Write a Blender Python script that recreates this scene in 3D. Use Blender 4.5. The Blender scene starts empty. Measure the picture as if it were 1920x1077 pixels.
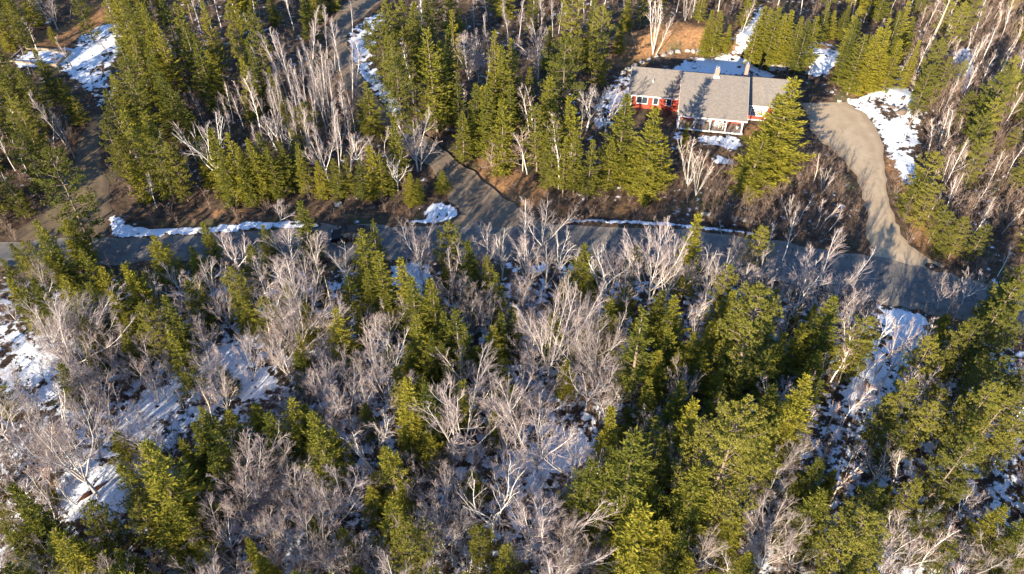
import bpy, math, random
import numpy as np
from mathutils import Vector, Matrix

random.seed(7); rng = np.random.default_rng(7)
S = bpy.context.scene
COL = S.collection
PI = math.pi

# ------------------------------------------------------------------ camera, world, sun, exposure
FPX, CZ, PITCH = 1493.0, 68.0, math.radians(45)
cam_d = bpy.data.cameras.new('drone_camera'); cam_d.sensor_width = 36; cam_d.lens = FPX / 1920 * 36
cam_d.clip_start = 1; cam_d.clip_end = 3000
cam = bpy.data.objects.new('drone_camera', cam_d); COL.objects.link(cam)
cam.location = (0, 0, CZ); cam.rotation_euler = (PI / 2 - PITCH, 0, 0)
S.camera = cam
SUN_EL, SUN_AZ = math.radians(19), math.radians(29)       # shadows fall towards +y, 29 degrees to +x
sd = Vector((math.sin(SUN_AZ) * math.cos(SUN_EL), math.cos(SUN_AZ) * math.cos(SUN_EL), -math.sin(SUN_EL)))
sl = bpy.data.lights.new('sun', 'SUN'); sl.energy = 5.0; sl.angle = math.radians(0.5); sl.color = (1.0, 0.87, 0.67)
so = bpy.data.objects.new('sun', sl); COL.objects.link(so)
so.rotation_euler = sd.to_track_quat('-Z', 'Y').to_euler()
W = bpy.data.worlds.new('World'); S.world = W; W.use_nodes = True
wn = W.node_tree.nodes; wl = W.node_tree.links
sky = wn.new('ShaderNodeTexSky'); sky.sky_type = 'NISHITA'; sky.sun_disc = False
sky.air_density = 1.0; sky.dust_density = 0.0; sky.ozone_density = 5.0; sky.altitude = 800; sky.sun_elevation = SUN_EL; sky.sun_rotation = math.atan2(-sd.x, -sd.y)
wl.new(sky.outputs[0], wn['Background'].inputs[0]); wn['Background'].inputs[1].default_value = 0.12
S.view_settings.view_transform = 'Standard'; S.view_settings.look = 'None'
S.view_settings.exposure = 1.48; S.view_settings.gamma = 1

# ------------------------------------------------------------------ materials
def nodes(name, rough=0.9, spec=0.2):
    m = bpy.data.materials.new(name); m.use_nodes = True
    n, l = m.node_tree.nodes, m.node_tree.links
    b = n['Principled BSDF']; b.inputs['Roughness'].default_value = rough
    b.inputs['Specular IOR Level'].default_value = spec
    return m, n, l, b
def mixc(n, l, fac, a, b):
    x = n.new('ShaderNodeMix'); x.data_type = 'RGBA'
    for s, v in ((0, fac), (6, a), (7, b)):
        if isinstance(v, bpy.types.NodeSocket): l.new(v, x.inputs[s])
        else: x.inputs[s].default_value = (*v, 1) if isinstance(v, tuple) else v
    return x.outputs[2]
def noise(n, l, scale, detail=4, rough=0.55, vec=None, sc=None):
    t = n.new('ShaderNodeTexNoise'); t.inputs['Scale'].default_value = scale
    t.inputs['Detail'].default_value = detail; t.inputs['Roughness'].default_value = rough
    if vec is None:
        g = n.new('ShaderNodeNewGeometry') if sc is None else n.new('ShaderNodeTexCoord')
        vec = g.outputs['Position'] if sc is None else g.outputs['Object']
    if isinstance(sc, tuple):
        mp = n.new('ShaderNodeMapping'); mp.inputs['Scale'].default_value = sc; l.new(vec, mp.inputs[0]); vec = mp.outputs[0]
    l.new(vec, t.inputs['Vector']); return t.outputs['Fac']
def ramp(n, l, v, stops):
    r = n.new('ShaderNodeValToRGB'); e = r.color_ramp.elements
    while len(e) < len(stops): e.new(0.5)
    for k, (p, c) in enumerate(stops):
        e[k].position = p; e[k].color = (*c, 1) if isinstance(c, tuple) else (c, c, c, 1)
    l.new(v, r.inputs[0]); return r.outputs[0]
def math_(n, l, op, a, b=0.0):
    x = n.new('ShaderNodeMath'); x.operation = op
    for s, v in ((0, a), (1, b)):
        if isinstance(v, bpy.types.NodeSocket): l.new(v, x.inputs[s])
        else: x.inputs[s].default_value = v
    return x.outputs[0]
def bump(n, l, b, h, strength=0.5, dist=0.05):
    u = n.new('ShaderNodeBump'); u.inputs['Strength'].default_value = strength; u.inputs['Distance'].default_value = dist
    l.new(h, u.inputs['Height']); l.new(u.outputs[0], b.inputs['Normal'])
def attr(n, name):
    a = n.new('ShaderNodeAttribute'); a.attribute_name = name; return a.outputs['Fac']
def orand(n):
    return n.new('ShaderNodeObjectInfo').outputs['Random']

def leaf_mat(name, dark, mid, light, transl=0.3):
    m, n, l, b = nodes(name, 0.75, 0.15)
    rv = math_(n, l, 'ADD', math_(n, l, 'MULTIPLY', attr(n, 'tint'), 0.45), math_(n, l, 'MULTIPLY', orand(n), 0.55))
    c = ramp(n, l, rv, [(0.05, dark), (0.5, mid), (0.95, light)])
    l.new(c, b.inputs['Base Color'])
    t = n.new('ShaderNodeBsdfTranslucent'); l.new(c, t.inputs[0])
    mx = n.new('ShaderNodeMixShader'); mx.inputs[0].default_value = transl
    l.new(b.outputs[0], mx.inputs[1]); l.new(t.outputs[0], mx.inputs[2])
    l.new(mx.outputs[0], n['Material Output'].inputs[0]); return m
M = {}
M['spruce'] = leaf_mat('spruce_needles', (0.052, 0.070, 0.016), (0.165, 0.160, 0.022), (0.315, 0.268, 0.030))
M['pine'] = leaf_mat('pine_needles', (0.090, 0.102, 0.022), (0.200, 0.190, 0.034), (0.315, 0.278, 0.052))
M['beech_leaf'] = leaf_mat('dry_beech_leaves', (0.30, 0.15, 0.06), (0.42, 0.24, 0.11), (0.5, 0.32, 0.16))

def bark(name, a, b_, marks=0.0, sc=3.0):
    m, n, l, b = nodes(name, 0.9, 0.1)
    c = mixc(n, l, noise(n, l, sc, 5), a, b_)
    hv = n.new('ShaderNodeHueSaturation'); l.new(math_(n, l, 'ADD', math_(n, l, 'MULTIPLY', orand(n), 0.55), 0.72), hv.inputs['Value']); l.new(c, hv.inputs['Color'])
    c = hv.outputs[0]
    if marks:
        mk = ramp(n, l, noise(n, l, 2.2, 3, 0.6, sc=(1, 1, 5)), [(0.60, 0.0), (0.66, marks)])
        c = mixc(n, l, mk, c, (0.06, 0.05, 0.045))
    l.new(c, b.inputs['Base Color']); return m
M['conifer_bark'] = bark('conifer_bark', (0.12, 0.085, 0.06), (0.26, 0.2, 0.15))
M['grey_bark'] = bark('grey_bark', (0.43, 0.38, 0.345), (0.67, 0.61, 0.56))
M['white_bark'] = bark('white_birch_bark', (0.72, 0.66, 0.57), (0.86, 0.81, 0.73), 0.8)
M['tan_bark'] = bark('tan_bark', (0.46, 0.36, 0.27), (0.6, 0.5, 0.39))
M['twig'] = bark('twig_bark', (0.27, 0.20, 0.185), (0.49, 0.405, 0.38))
M['red_twig'] = bark('reddish_twig_bark', (0.30, 0.19, 0.165), (0.46, 0.32, 0.27))
M['brush'] = bark('brush_stems', (0.12, 0.08, 0.065), (0.30, 0.22, 0.165), 0, 0.25)

# ------------------------------------------------------------------ view geometry (used once to find real places on the ground)
def ray(u, v):
    dx = (u - 960) / FPX; dy = (538.5 - v) / FPX; c, s = math.cos(PITCH), math.sin(PITCH)
    return dx, c + dy * s, -s + dy * c
def flat(u, v, z=0.0):
    d = ray(u, v); t = (CZ - z) / -d[2]; return d[0] * t, d[1] * t
def proj(x, y, z):
    c, s = math.cos(PITCH), math.sin(PITCH)
    dep = y * c + (CZ - z) * s; up = y * s - (CZ - z) * c
    return 960 + FPX * x / dep, 538.5 - FPX * up / dep
def W2(pts): return [flat(*p) for p in pts]

# ------------------------------------------------------------------ roads as edge pairs
MAIN_T = W2([(-400, 470), (-150, 466), (0, 455), (120, 446), (215, 446), (330, 441), (460, 432), (560, 425), (640, 420), (720, 423), (850, 424), (960, 424), (1100, 424), (1280, 432), (1430, 450), (1560, 472), (1640, 482), (1740, 505), (1830, 528), (1920, 546), (2200, 600)])
MAIN_B = W2([(-400, 520), (-150, 512), (0, 503), (120, 498), (215, 496), (330, 492), (460, 490), (560, 489), (640, 487), (720, 488), (850, 488), (960, 489), (1100, 488), (1280, 500), (1430, 522), (1560, 548), (1640, 567), (1740, 588), (1830, 606), (1920, 622), (2200, 690)])
SIDE_L = W2([(770, -70), (700, -25), (640, 15), (616, 60), (622, 110), (650, 165), (690, 212), (752, 264), (805, 315), (835, 362), (842, 400), (800, 430)])
SIDE_R = W2([(830, -70), (752, -25), (695, 20), (654, 62), (660, 110), (688, 160), (728, 207), (796, 254), (862, 305), (925, 356), (975, 393), (1040, 430)])
DRIVE_L = W2([(1500, 194), (1516, 228), (1538, 264), (1582, 300), (1612, 350), (1623, 395), (1627, 445), (1630, 485), (1612, 530)])
DRIVE_R = W2([(1585, 192), (1618, 212), (1642, 240), (1656, 282), (1660, 330), (1668, 380), (1684, 425), (1712, 466), (1775, 500), (1850, 552)])
TRACK_L = W2([(170, 215), (150, 260), (135, 310), (105, 350), (70, 400), (20, 450)])
TRACK_R = W2([(205, 215), (188, 260), (192, 310), (205, 350), (208, 400), (205, 455)])

def resample(p, k):
    p = np.array(p); q = []
    for i in range(len(p) - 1):       # Catmull-Rom
        a = p[max(i - 1, 0)]; b = p[i]; c = p[i + 1]; d = p[min(i + 2, len(p) - 1)]
        for j in range(k):
            t = j / k
            q.append(0.5 * ((2 * b) + (c - a) * t + (2 * a - 5 * b + 4 * c - d) * t * t + (3 * b - a - 3 * c + d) * t ** 3))
    q.append(p[-1]); return np.array(q)
def inpoly(X, Y, P):
    r = np.zeros(X.shape, bool); n = len(P)
    for i in range(n):
        x1, y1 = P[i]; x2, y2 = P[(i + 1) % n]
        if y1 == y2: continue
        c = ((y1 > Y) != (y2 > Y)) & (X < (x2 - x1) * (Y - y1) / (y2 - y1) + x1)
        r ^= c
    return r
ROADS = {'paved_road': (MAIN_T, MAIN_B), 'side_road': (SIDE_L, SIDE_R), 'driveway': (DRIVE_L, DRIVE_R), 'dirt_track': (TRACK_L, TRACK_R)}
RPOLY = {k: [tuple(q) for q in resample(a, 4)] + [tuple(q) for q in resample(b, 4)[::-1]] for k, (a, b) in ROADS.items()}

# house frame
HO = np.array([24.45, 101.13]); HA = math.radians(-9.6)
def hw(lx, ly): return (HO[0] + lx * math.cos(HA) - ly * math.sin(HA), HO[1] + lx * math.sin(HA) + ly * math.cos(HA))
HOUSE_POLY = [hw(-9, -1.5), hw(19, -1.5), hw(19, 14), hw(-9, 14)]

# ------------------------------------------------------------------ ground grid
st = 0.45
gx = np.concatenate([np.array([-700, -400, -250, -180, -150]), np.arange(-128, 128.1, st), np.array([150, 180, 250, 400, 700])])
gy = np.concatenate([np.array([-500, -250, -120, -60, -25, -8, 4]), np.arange(12, 172.1, st), np.array([180, 195, 220, 280, 420, 900])])
X, Y = np.meshgrid(gx, gy)
def vnoise(X, Y, s, seed):
    r = np.random.default_rng(seed).random((256, 256))
    x = X / s + 1000; y = Y / s + 1000; xi = np.floor(x).astype(int); yi = np.floor(y).astype(int); fx = x - xi; fy = y - yi
    fx = fx * fx * (3 - 2 * fx); fy = fy * fy * (3 - 2 * fy); g = lambda a, b: r[a % 256, b % 256]
    return (g(xi, yi) * (1 - fx) + g(xi + 1, yi) * fx) * (1 - fy) + (g(xi, yi + 1) * (1 - fx) + g(xi + 1, yi + 1) * fx) * fy
def blur(A, k):
    for _ in range(k):
        B = A.copy(); B[1:-1] = (A[:-2] + A[2:] + 2 * A[1:-1]) / 4; A = B.copy()
        A[:, 1:-1] = (B[:, :-2] + B[:, 2:] + 2 * B[:, 1:-1]) / 4
    return A
def mask(P): return inpoly(X, Y, P).astype(float)
road = np.zeros(X.shape)
RM = {k: mask(P) for k, P in RPOLY.items()}
for P in RM.values(): road = np.maximum(road, P)
house = mask(HOUSE_POLY)
flatm = np.clip(blur(np.maximum(road, house), 26) * 2.6, 0, 1)
flatm = np.maximum(flatm, np.clip(blur(np.maximum(road, house), 6) * 4, 0, 1))
h = (vnoise(X, Y, 9, 1) - .5) * 1.6 + (vnoise(X, Y, 3.2, 2) - .5) * 0.5 + (vnoise(X, Y, 24, 3) - .5) * 1.6
h = h * (1 - flatm)
# bank behind the house
bk = np.clip((Y - (123.5 - 0.016 * (X - 28) ** 2)) / 5.0, 0, 1); bk = bk * bk * (3 - 2 * bk)
bk *= np.clip((X - 2) / 12, 0, 1) * np.clip((64 - X) / 12, 0, 1)
h += bk * 2.2
# ditches
ditch = np.clip(blur(mask(RPOLY['side_road']), 8) * 2, 0, 1) * (1 - road) * 0.45 * (X > -20)
h -= ditch

SNOW = [
 [(132, 72), (180, 42), (215, 35), (228, 60), (225, 100), (205, 110), (222, 150), (215, 190), (180, 200), (160, 165), (130, 140), (110, 122), (30, 125), (20, 110), (32, 100), (80, 95), (105, 88), (140, 84)],
 [(0, 72), (14, 78), (10, 95), (0, 110)],
 [(1255, 132), (1290, 116), (1340, 108), (1385, 112), (1405, 125), (1445, 132), (1455, 150), (1250, 150)],
 [(1368, 100), (1380, 82), (1402, 60), (1420, 22), (1430, 26), (1414, 80), (1404, 108), (1385, 108)],
 [(1488, 118), (1505, 104), (1535, 97), (1572, 104), (1572, 125), (1556, 146), (1530, 152), (1510, 135)],
 [(1515, 198), (1590, 192), (1640, 178), (1672, 170), (1682, 140), (1694, 122), (1706, 128), (1692, 166), (1726, 190), (1735, 215), (1722, 240), (1726, 268), (1712, 300), (1722, 330), (1706, 362), (1688, 352), (1676, 320), (1664, 282), (1652, 252), (1640, 232), (1610, 208), (1560, 204)],
 [(1686, 370), (1702, 372), (1694, 402), (1678, 398)], [(1698, 440), (1722, 446), (1728, 458), (1700, 456)],
 [(1150, 148), (1184, 138), (1184, 180), (1170, 205), (1140, 245), (1105, 235), (1120, 190)],
 [(1298, 254), (1392, 256), (1388, 286), (1310, 276)], [(1328, 300), (1380, 302), (1376, 320), (1330, 318)], [(1262, 243), (1284, 240), (1280, 272), (1260, 270)],
 [(722, 492), (806, 490), (812, 520), (792, 562), (742, 548), (732, 520)], [(918, 490), (1132, 489), (1128, 512), (925, 508)],
 [(180, 835), (255, 745), (330, 690), (380, 640), (470, 640), (540, 730), (430, 760), (350, 800), (290, 860), (260, 930), (230, 975), (120, 975), (95, 905), (140, 850)],
 [(0, 620), (110, 640), (110, 730), (60, 790), (0, 760)],
 [(1640, 570), (1740, 592), (1730, 660), (1695, 730), (1640, 770), (1610, 840), (1570, 905), (1530, 970), (1470, 970), (1495, 890), (1550, 780), (1615, 690), (1640, 620)],
 [(1735, 850), (1760, 860), (1775, 960), (1750, 990)], [(1840, 850), (1905, 860), (1890, 1000), (1850, 1000)],
 [(1480, 1000), (1540, 1010), (1540, 1077), (1480, 1077)], [(1780, 90), (1830, 80), (1825, 170), (1790, 180)],
 [(722, 14), (722, 40), (704, 62), (700, 100), (718, 150), (762, 206), (748, 218), (728, 209), (690, 164), (660, 114), (653, 72), (664, 48), (695, 30)],
 [(1545, 292), (1556, 292), (1552, 330), (1542, 330)], [(1584, 380), (1598, 384), (1596, 418), (1586, 418)], [(1545, 436), (1575, 434), (1570, 460), (1545, 458)],
 [(785, 318), (815, 350), (812, 365), (790, 345)], [(120, 330), (150, 300), (158, 306), (130, 345)],
 [(1075, 780), (1110, 800), (1120, 860), (1060, 880), (960, 960), (920, 860)],
]
BANKS = [
 [(203, 408), (222, 402), (240, 424), (300, 428), (370, 429), (470, 421), (540, 417), (604, 419), (602, 426), (470, 433), (380, 439), (300, 444), (214, 447)],
 [(612, 429), (650, 420), (684, 411), (694, 404), (696, 409), (676, 420), (640, 428)],
 [(733, 415), (790, 413), (840, 414), (838, 420), (780, 421)], [(798, 388), (820, 378), (846, 384), (862, 402), (852, 411), (800, 410)],
 [(1048, 402), (1066, 403), (1090, 408), (1170, 411), (1290, 419), (1380, 430), (1450, 442), (1452, 448), (1380, 438), (1290, 427), (1170, 420), (1085, 415), (1062, 410)],
 [(1738, 497), (1770, 498), (1770, 505), (1738, 503)], [(1855, 524), (1905, 534), (1900, 542), (1855, 532)],
]
TAN = [
 [(20, 60), (60, 100), (110, 90), (180, 45), (210, 30), (190, 0), (150, 0), (130, 40), (80, 50), (40, 80)],
 [(900, 300), (930, 290), (1000, 340), (1060, 380), (1050, 400), (960, 380), (910, 350), (880, 320)],
 [(1270, 70), (1400, 50), (1420, 80), (1380, 120), (1300, 110), (1160, 130), (1140, 110), (1180, 80)],
 [(1500, 90), (1570, 95), (1690, 150), (1680, 175), (1600, 190), (1560, 160), (1500, 110)],
 [(1650, 290), (1690, 370), (1720, 470), (1760, 500), (1820, 470), (1750, 380), (1700, 330), (1690, 300)],
 [(250, 385), (700, 385), (800, 400), (720, 418), (600, 412), (300, 425)], [(1060, 380), (1240, 370), (1250, 410), (1080, 405)],
 [(1390, 240), (1420, 235), (1430, 260), (1390, 258)], [(1895, 200), (1920, 200), (1920, 300), (1895, 290)],
 [(1280, 240), (1400, 245), (1395, 345), (1330, 350), (1290, 300)],
]
snow = np.zeros(X.shape)
for P in SNOW: snow = np.maximum(snow, mask(W2(P)))
bank = np.zeros(X.shape)
for P in BANKS: bank = np.maximum(bank, mask(W2(P)))
bankb = blur(bank, 2)
snow = .35 * blur(snow, 2) + .65 * blur(snow, 12)
h += np.clip(bankb * 1.6 - .3, 0, 1) * (0.05 + 0.42 * vnoise(X, Y, 0.9, 9))
tan_ = np.zeros(X.shape)
for q_, P in enumerate(TAN): tan_ = np.maximum(tan_, mask(W2(P)) * (.42 if q_ in (5, 6, 9) else 1))
tan_ = blur(tan_, 8)
# background cover: more snow in the wood south of the road, little to the north
main_mid = np.interp(X[0], np.array(MAIN_B)[:, 0], np.array(MAIN_B)[:, 1])[None, :]
south = np.clip((main_mid - Y) / 4, 0, 1)
base = (0.31 + 0.17 * south) * (1 - np.clip(tan_ * 1.4, 0, 1)) * (1 - 0.75 * np.clip(blur(np.maximum(road, house), 14) * 2, 0, 1))
base = np.where((Y < 60) & (X > -60), base + 0.03, base)
snowf = np.clip(np.maximum(np.minimum(snow * 1.2, 1) * (.70 + (vnoise(X, Y, 3.0, 21) - .5) * .5 + (vnoise(X, Y, 1.1, 22) - .5) * .35), base), 0, 1)
snowf = np.maximum(snowf, np.clip(bankb * 1.7 - .35, 0, .74))

def new_mesh(name, V, F, uv=None):
    me = bpy.data.meshes.new(name); me.from_pydata(V, [], F); me.update(); return me
def np_mesh(name, V, Q, mats, mi=None, tint=None, smooth=False):
    V = np.asarray(V, np.float32); Q = np.asarray(Q, np.int32); k = Q.shape[1]
    me = bpy.data.meshes.new(name)
    me.vertices.add(len(V)); me.vertices.foreach_set('co', V.ravel())
    me.loops.add(Q.size); me.loops.foreach_set('vertex_index', Q.ravel())
    me.polygons.add(len(Q)); me.polygons.foreach_set('loop_start', np.arange(0, Q.size, k, dtype=np.int32))
    me.polygons.foreach_set('loop_total', np.full(len(Q), k, np.int32))
    if mi is not None: me.polygons.foreach_set('material_index', np.asarray(mi, np.int32))
    me.polygons.foreach_set('use_smooth', np.full(len(Q), smooth, bool))
    me.update(calc_edges=True)
    for m in (mats if isinstance(mats, list) else [mats]): me.materials.append(m)
    if tint is not None:
        a = me.attributes.new('tint', 'FLOAT', 'POINT'); a.data.foreach_set('value', np.asarray(tint, np.float32))
    return me
def link(name, me, parent=None, **kw):
    o = bpy.data.objects.new(name, me); COL.objects.link(o)
    if parent is not None: o.parent = parent
    for k, v in kw.items(): o[k] = v
    return o
def thing(name, label, cat, loc=(0, 0, 0), rz=0, group=None):
    o = link(name, None); o.location = loc; o.rotation_euler = (0, 0, rz); o.empty_display_size = 0.2
    o['label'] = label; o['category'] = cat
    if group: o['group'] = group
    return o

ny, nx = X.shape
idx = np.arange(ny * nx).reshape(ny, nx)
Q = np.stack([idx[:-1, :-1].ravel(), idx[:-1, 1:].ravel(), idx[1:, 1:].ravel(), idx[1:, :-1].ravel()], 1)
m, n, l, b = nodes('forest_ground', 0.95, 0.1)
n1 = noise(n, l, 1.1, 8, 0.66); n2 = noise(n, l, 0.22, 4); n3 = noise(n, l, 6.0, 4, 0.7)
thr = math_(n, l, 'ADD', attr(n, 'snow'), math_(n, l, 'MULTIPLY', math_(n, l, 'SUBTRACT', n1, 0.5), 1.9))
sm = ramp(n, l, thr, [(0.50, 0.0), (0.56, 1.0)])
litter = mixc(n, l, ramp(n, l, n1, [(0.35, 0.0), (0.65, 1.0)]), (0.045, 0.030, 0.022), (0.15, 0.10, 0.068))
tanc = mixc(n, l, ramp(n, l, noise(n, l, 2.2, 7, 0.7), [(0.35, 0.0), (0.65, 1.0)]), (0.15, 0.078, 0.036), (0.37, 0.205, 0.10))
litter = mixc(n, l, ramp(n, l, math_(n, l, 'ADD', attr(n, 'tan'), math_(n, l, 'MULTIPLY', math_(n, l, 'SUBTRACT', noise(n, l, .55, 6, .65), .5), 1.8)), [(0.35, 0.0), (0.65, 1.0)]), litter, tanc)
litter = mixc(n, l, ramp(n, l, n2, [(0.56, 0.0), (0.68, 0.55)]), litter, (0.07, 0.085, 0.03))
snc = mixc(n, l, ramp(n, l, n3, [(0.40, 0.0), (0.8, 1.0)]), (0.84, 0.86, 0.9), (0.68, 0.69, 0.73))
snc = mixc(n, l, ramp(n, l, noise(n, l, 3.5, 6, .75), [(0.57, 0.0), (0.66, 0.75)]), snc, (0.30, 0.24, 0.19))
l.new(mixc(n, l, sm, litter, snc), b.inputs['Base Color'])
bh = math_(n, l, 'ADD', math_(n, l, 'MULTIPLY', sm, 0.9), math_(n, l, 'ADD', n1, math_(n, l, 'MULTIPLY', n3, 0.4)))
bump(n, l, b, bh, 0.8, 0.16)
gm = np_mesh('ground', np.stack([X.ravel(), Y.ravel(), h.ravel()], 1), Q, m, smooth=True)
for nm_, A in (('snow', snowf), ('tan', tan_)):
    a = gm.attributes.new(nm_, 'FLOAT', 'POINT'); a.data.foreach_set('value', A.ravel().astype(np.float32))
link('ground', gm, kind='structure')

def hz(x, y):
    i = min(max(np.searchsorted(gx, x) - 1, 0), nx - 2); j = min(max(np.searchsorted(gy, y) - 1, 0), ny - 2)
    fx = min(max((x - gx[i]) / (gx[i + 1] - gx[i]), 0), 1); fy = min(max((y - gy[j]) / (gy[j + 1] - gy[j]), 0), 1)
    return float((h[j, i] * (1 - fx) + h[j, i + 1] * fx) * (1 - fy) + (h[j + 1, i] * (1 - fx) + h[j + 1, i + 1] * fx) * fy)
def cell(x, y): return min(max(int(np.searchsorted(gy, y)) - 1, 0), ny - 2), min(max(int(np.searchsorted(gx, x)) - 1, 0), nx - 2)
def onroad(x, y, names=None):
    c = cell(x, y)
    if names is None: return road[c] > 0
    return any(RM[k][c] > 0 for k in names)
def at(u, v, H=0.0):
    z = H
    for _ in range(4):
        x, y = flat(u, v, z); z = hz(x, y) + H
    return x, y, z - H

def road_mat(name, a, c, patch, pf, sc=0.35, crack=0.0):
    m, n, l, b = nodes(name, 0.85, 0.25)
    base = mixc(n, l, ramp(n, l, noise(n, l, sc, 6, 0.6), [(0.35, 0.0), (0.68, 1.0)]), a, c)
    base = mixc(n, l, ramp(n, l, noise(n, l, 0.9, 6, 0.65), [(0.52, 0.0), (0.62, pf)]), base, patch)
    sp = noise(n, l, 12, 3, 0.7)
    base = mixc(n, l, ramp(n, l, sp, [(0.3, 0.0), (0.8, 0.35)]), base, patch)
    ac = attr(n, 'across'); wp = ramp(n, l, math_(n, l, 'ADD', ac, math_(n, l, 'MULTIPLY', math_(n, l, 'SUBTRACT', noise(n, l, .3, 4), .5), .14)), [(0.04, 1.0), (0.13, 0.0), (0.26, 0.45), (0.36, 0.0), (0.62, 0.0), (0.74, 0.45), (0.86, 0.0), (0.96, 1.0)])
    base = mixc(n, l, math_(n, l, 'MULTIPLY', wp, .75), base, patch)
    vo = n.new('ShaderNodeTexVoronoi'); vo.feature = 'DISTANCE_TO_EDGE'; vo.inputs['Scale'].default_value = .45
    g_ = n.new('ShaderNodeNewGeometry'); nz_ = n.new('ShaderNodeTexNoise'); nz_.inputs['Scale'].default_value = 1.2; l.new(g_.outputs['Position'], nz_.inputs[0])
    ad = n.new('ShaderNodeVectorMath'); ad.operation = 'ADD'; l.new(g_.outputs['Position'], ad.inputs[0]); l.new(nz_.outputs['Color'], ad.inputs[1]); l.new(ad.outputs[0], vo.inputs['Vector'])
    base = mixc(n, l, ramp(n, l, vo.outputs[0], [(0.0, crack), (0.02, 0.0)]), base, (.03, .03, .03))
    l.new(base, b.inputs['Base Color']); bump(n, l, b, sp, 0.4, 0.02); return m
M['asphalt'] = road_mat('worn_asphalt', (0.095, 0.095, 0.10), (0.165, 0.155, 0.145), (0.25, 0.205, 0.16), 0.45, crack=.8)
M['side'] = road_mat('sandy_side_road', (0.115, 0.09, 0.07), (0.19, 0.15, 0.11), (0.28, 0.2, 0.13), 0.6)
M['gravel'] = road_mat('pale_gravel', (0.42, 0.32, 0.21), (0.54, 0.42, 0.285), (0.33, 0.24, 0.155), 0.4)
M['track'] = road_mat('dirt', (0.13, 0.095, 0.06), (0.24, 0.17, 0.10), (0.09, 0.065, 0.045), 0.6)
def strip(name, A, B, z, mat, nu=10):
    a = resample(A, 6); c = resample(B, 6); k = len(a)
    wr_ = np.random.default_rng(len(name)).normal(0, .15, 2000)
    wob = lambda i: 0.12 * math.sin(i * 1.7) + 0.12 * math.sin(i * 0.73 + 1) + wr_[i]
    V = []
    for i in range(k):
        d = c[i] - a[i]; d = d / np.linalg.norm(d)
        p0 = a[i] - d * wob(i); p1 = c[i] + d * wob(i + 1000)
        for j in range(nu + 1):
            q = p0 + (p1 - p0) * j / nu
            V.append((q[0], q[1], z + (0.05 * math.sin(PI * j / nu) if name == 'paved_road' else 0)))
    F = [(i * (nu + 1) + j, i * (nu + 1) + j + 1, (i + 1) * (nu + 1) + j + 1, (i + 1) * (nu + 1) + j) for i in range(k - 1) for j in range(nu)]
    me = np_mesh(name, V, F, mat, smooth=True); aa = me.attributes.new('across', 'FLOAT', 'POINT'); aa.data.foreach_set('value', np.tile(np.linspace(0, 1, nu + 1), k).astype(np.float32))
    return link(name, me, kind='structure')
strip('paved_road', MAIN_T, MAIN_B, 0.050, M['asphalt'])
strip('side_road', SIDE_L, SIDE_R, 0.030, M['side'])
strip('driveway', DRIVE_L, DRIVE_R, 0.036, M['gravel'])
strip('dirt_track', TRACK_L, TRACK_R, 0.022, M['track'])

# ------------------------------------------------------------------ tubes and trees
class Tubes:
    def __init__(s): s.V = []; s.Q = []; s.M = []; s.n = 0
    def add(s, P, R, k=4, mi=0):
        P = np.asarray(P, float); N = len(P)
        T = np.gradient(P, axis=0); T /= np.linalg.norm(T, axis=1)[:, None] + 1e-9
        ref = np.array([0, 0, 1.0]) if abs(T[0][2]) < 0.8 else np.array([1.0, 0, 0])
        U = np.cross(T, ref); U /= np.linalg.norm(U, axis=1)[:, None] + 1e-9; Wv = np.cross(T, U)
        a = np.arange(k) * 2 * PI / k
        R = np.asarray(R, float)[:, None, None]
        V = P[:, None, :] + R * (np.cos(a)[None, :, None] * U[:, None, :] + np.sin(a)[None, :, None] * Wv[:, None, :])
        s.V.append(V.reshape(-1, 3))
        i = np.arange(N - 1)[:, None] * k; j = np.arange(k)[None, :]; j2 = (j + 1) % k
        q = np.stack([i + j, i + j2, i + k + j2, i + k + j], 2).reshape(-1, 4) + s.n
        s.Q.append(q); s.M.append(np.full(len(q), mi)); s.n += N * k
    def segs(s, A, B, ra, rb, mi=1):       # many 3-sided straight twigs at once
        A = np.asarray(A); B = np.asarray(B); N = len(A)
        if N == 0: return
        T = B - A; T /= np.linalg.norm(T, axis=1)[:, None] + 1e-9
        ref = np.where(np.abs(T[:, 2:3]) < 0.8, np.array([[0, 0, 1.0]]), np.array([[1.0, 0, 0]]))
        U = np.cross(T, ref); U /= np.linalg.norm(U, axis=1)[:, None] + 1e-9; Wv = np.cross(T, U)
        a = np.arange(3) * 2 * PI / 3
        off = np.cos(a)[None, :, None] * U[:, None, :] + np.sin(a)[None, :, None] * Wv[:, None, :]
        V = np.concatenate([A[:, None, :] + ra * off, B[:, None, :] + rb * off], 1).reshape(-1, 3)
        b0 = (np.arange(N) * 6)[:, None, None]; j = np.arange(3)
        q = np.stack([j, (j + 1) % 3, (j + 1) % 3 + 3, j + 3], 1)[None] + b0
        q = q.reshape(-1, 4) + s.n
        s.V.append(V); s.Q.append(q); s.M.append(np.full(len(q), mi)); s.n += N * 6
    def mesh(s, name, mats):
        return np_mesh(name, np.concatenate(s.V), np.concatenate(s.Q), mats, np.concatenate(s.M), smooth=True)

def leafquads(C, D, N_, L, Wd):
    """C centre, D direction, N_ approximate normal; returns verts of quads"""
    D = D / (np.linalg.norm(D, axis=1)[:, None] + 1e-9)
    S_ = np.cross(D, N_); S_ /= np.linalg.norm(S_, axis=1)[:, None] + 1e-9
    L = L[:, None] / 2; Wd = Wd[:, None] / 2
    V = np.stack([C - D * L - S_ * Wd * .6, C - D * L * .1 - S_ * Wd * 1.2 , C + D * L, C - D * L * .1 + S_ * Wd * 1.2], 1)
    return V.reshape(-1, 3)

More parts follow.
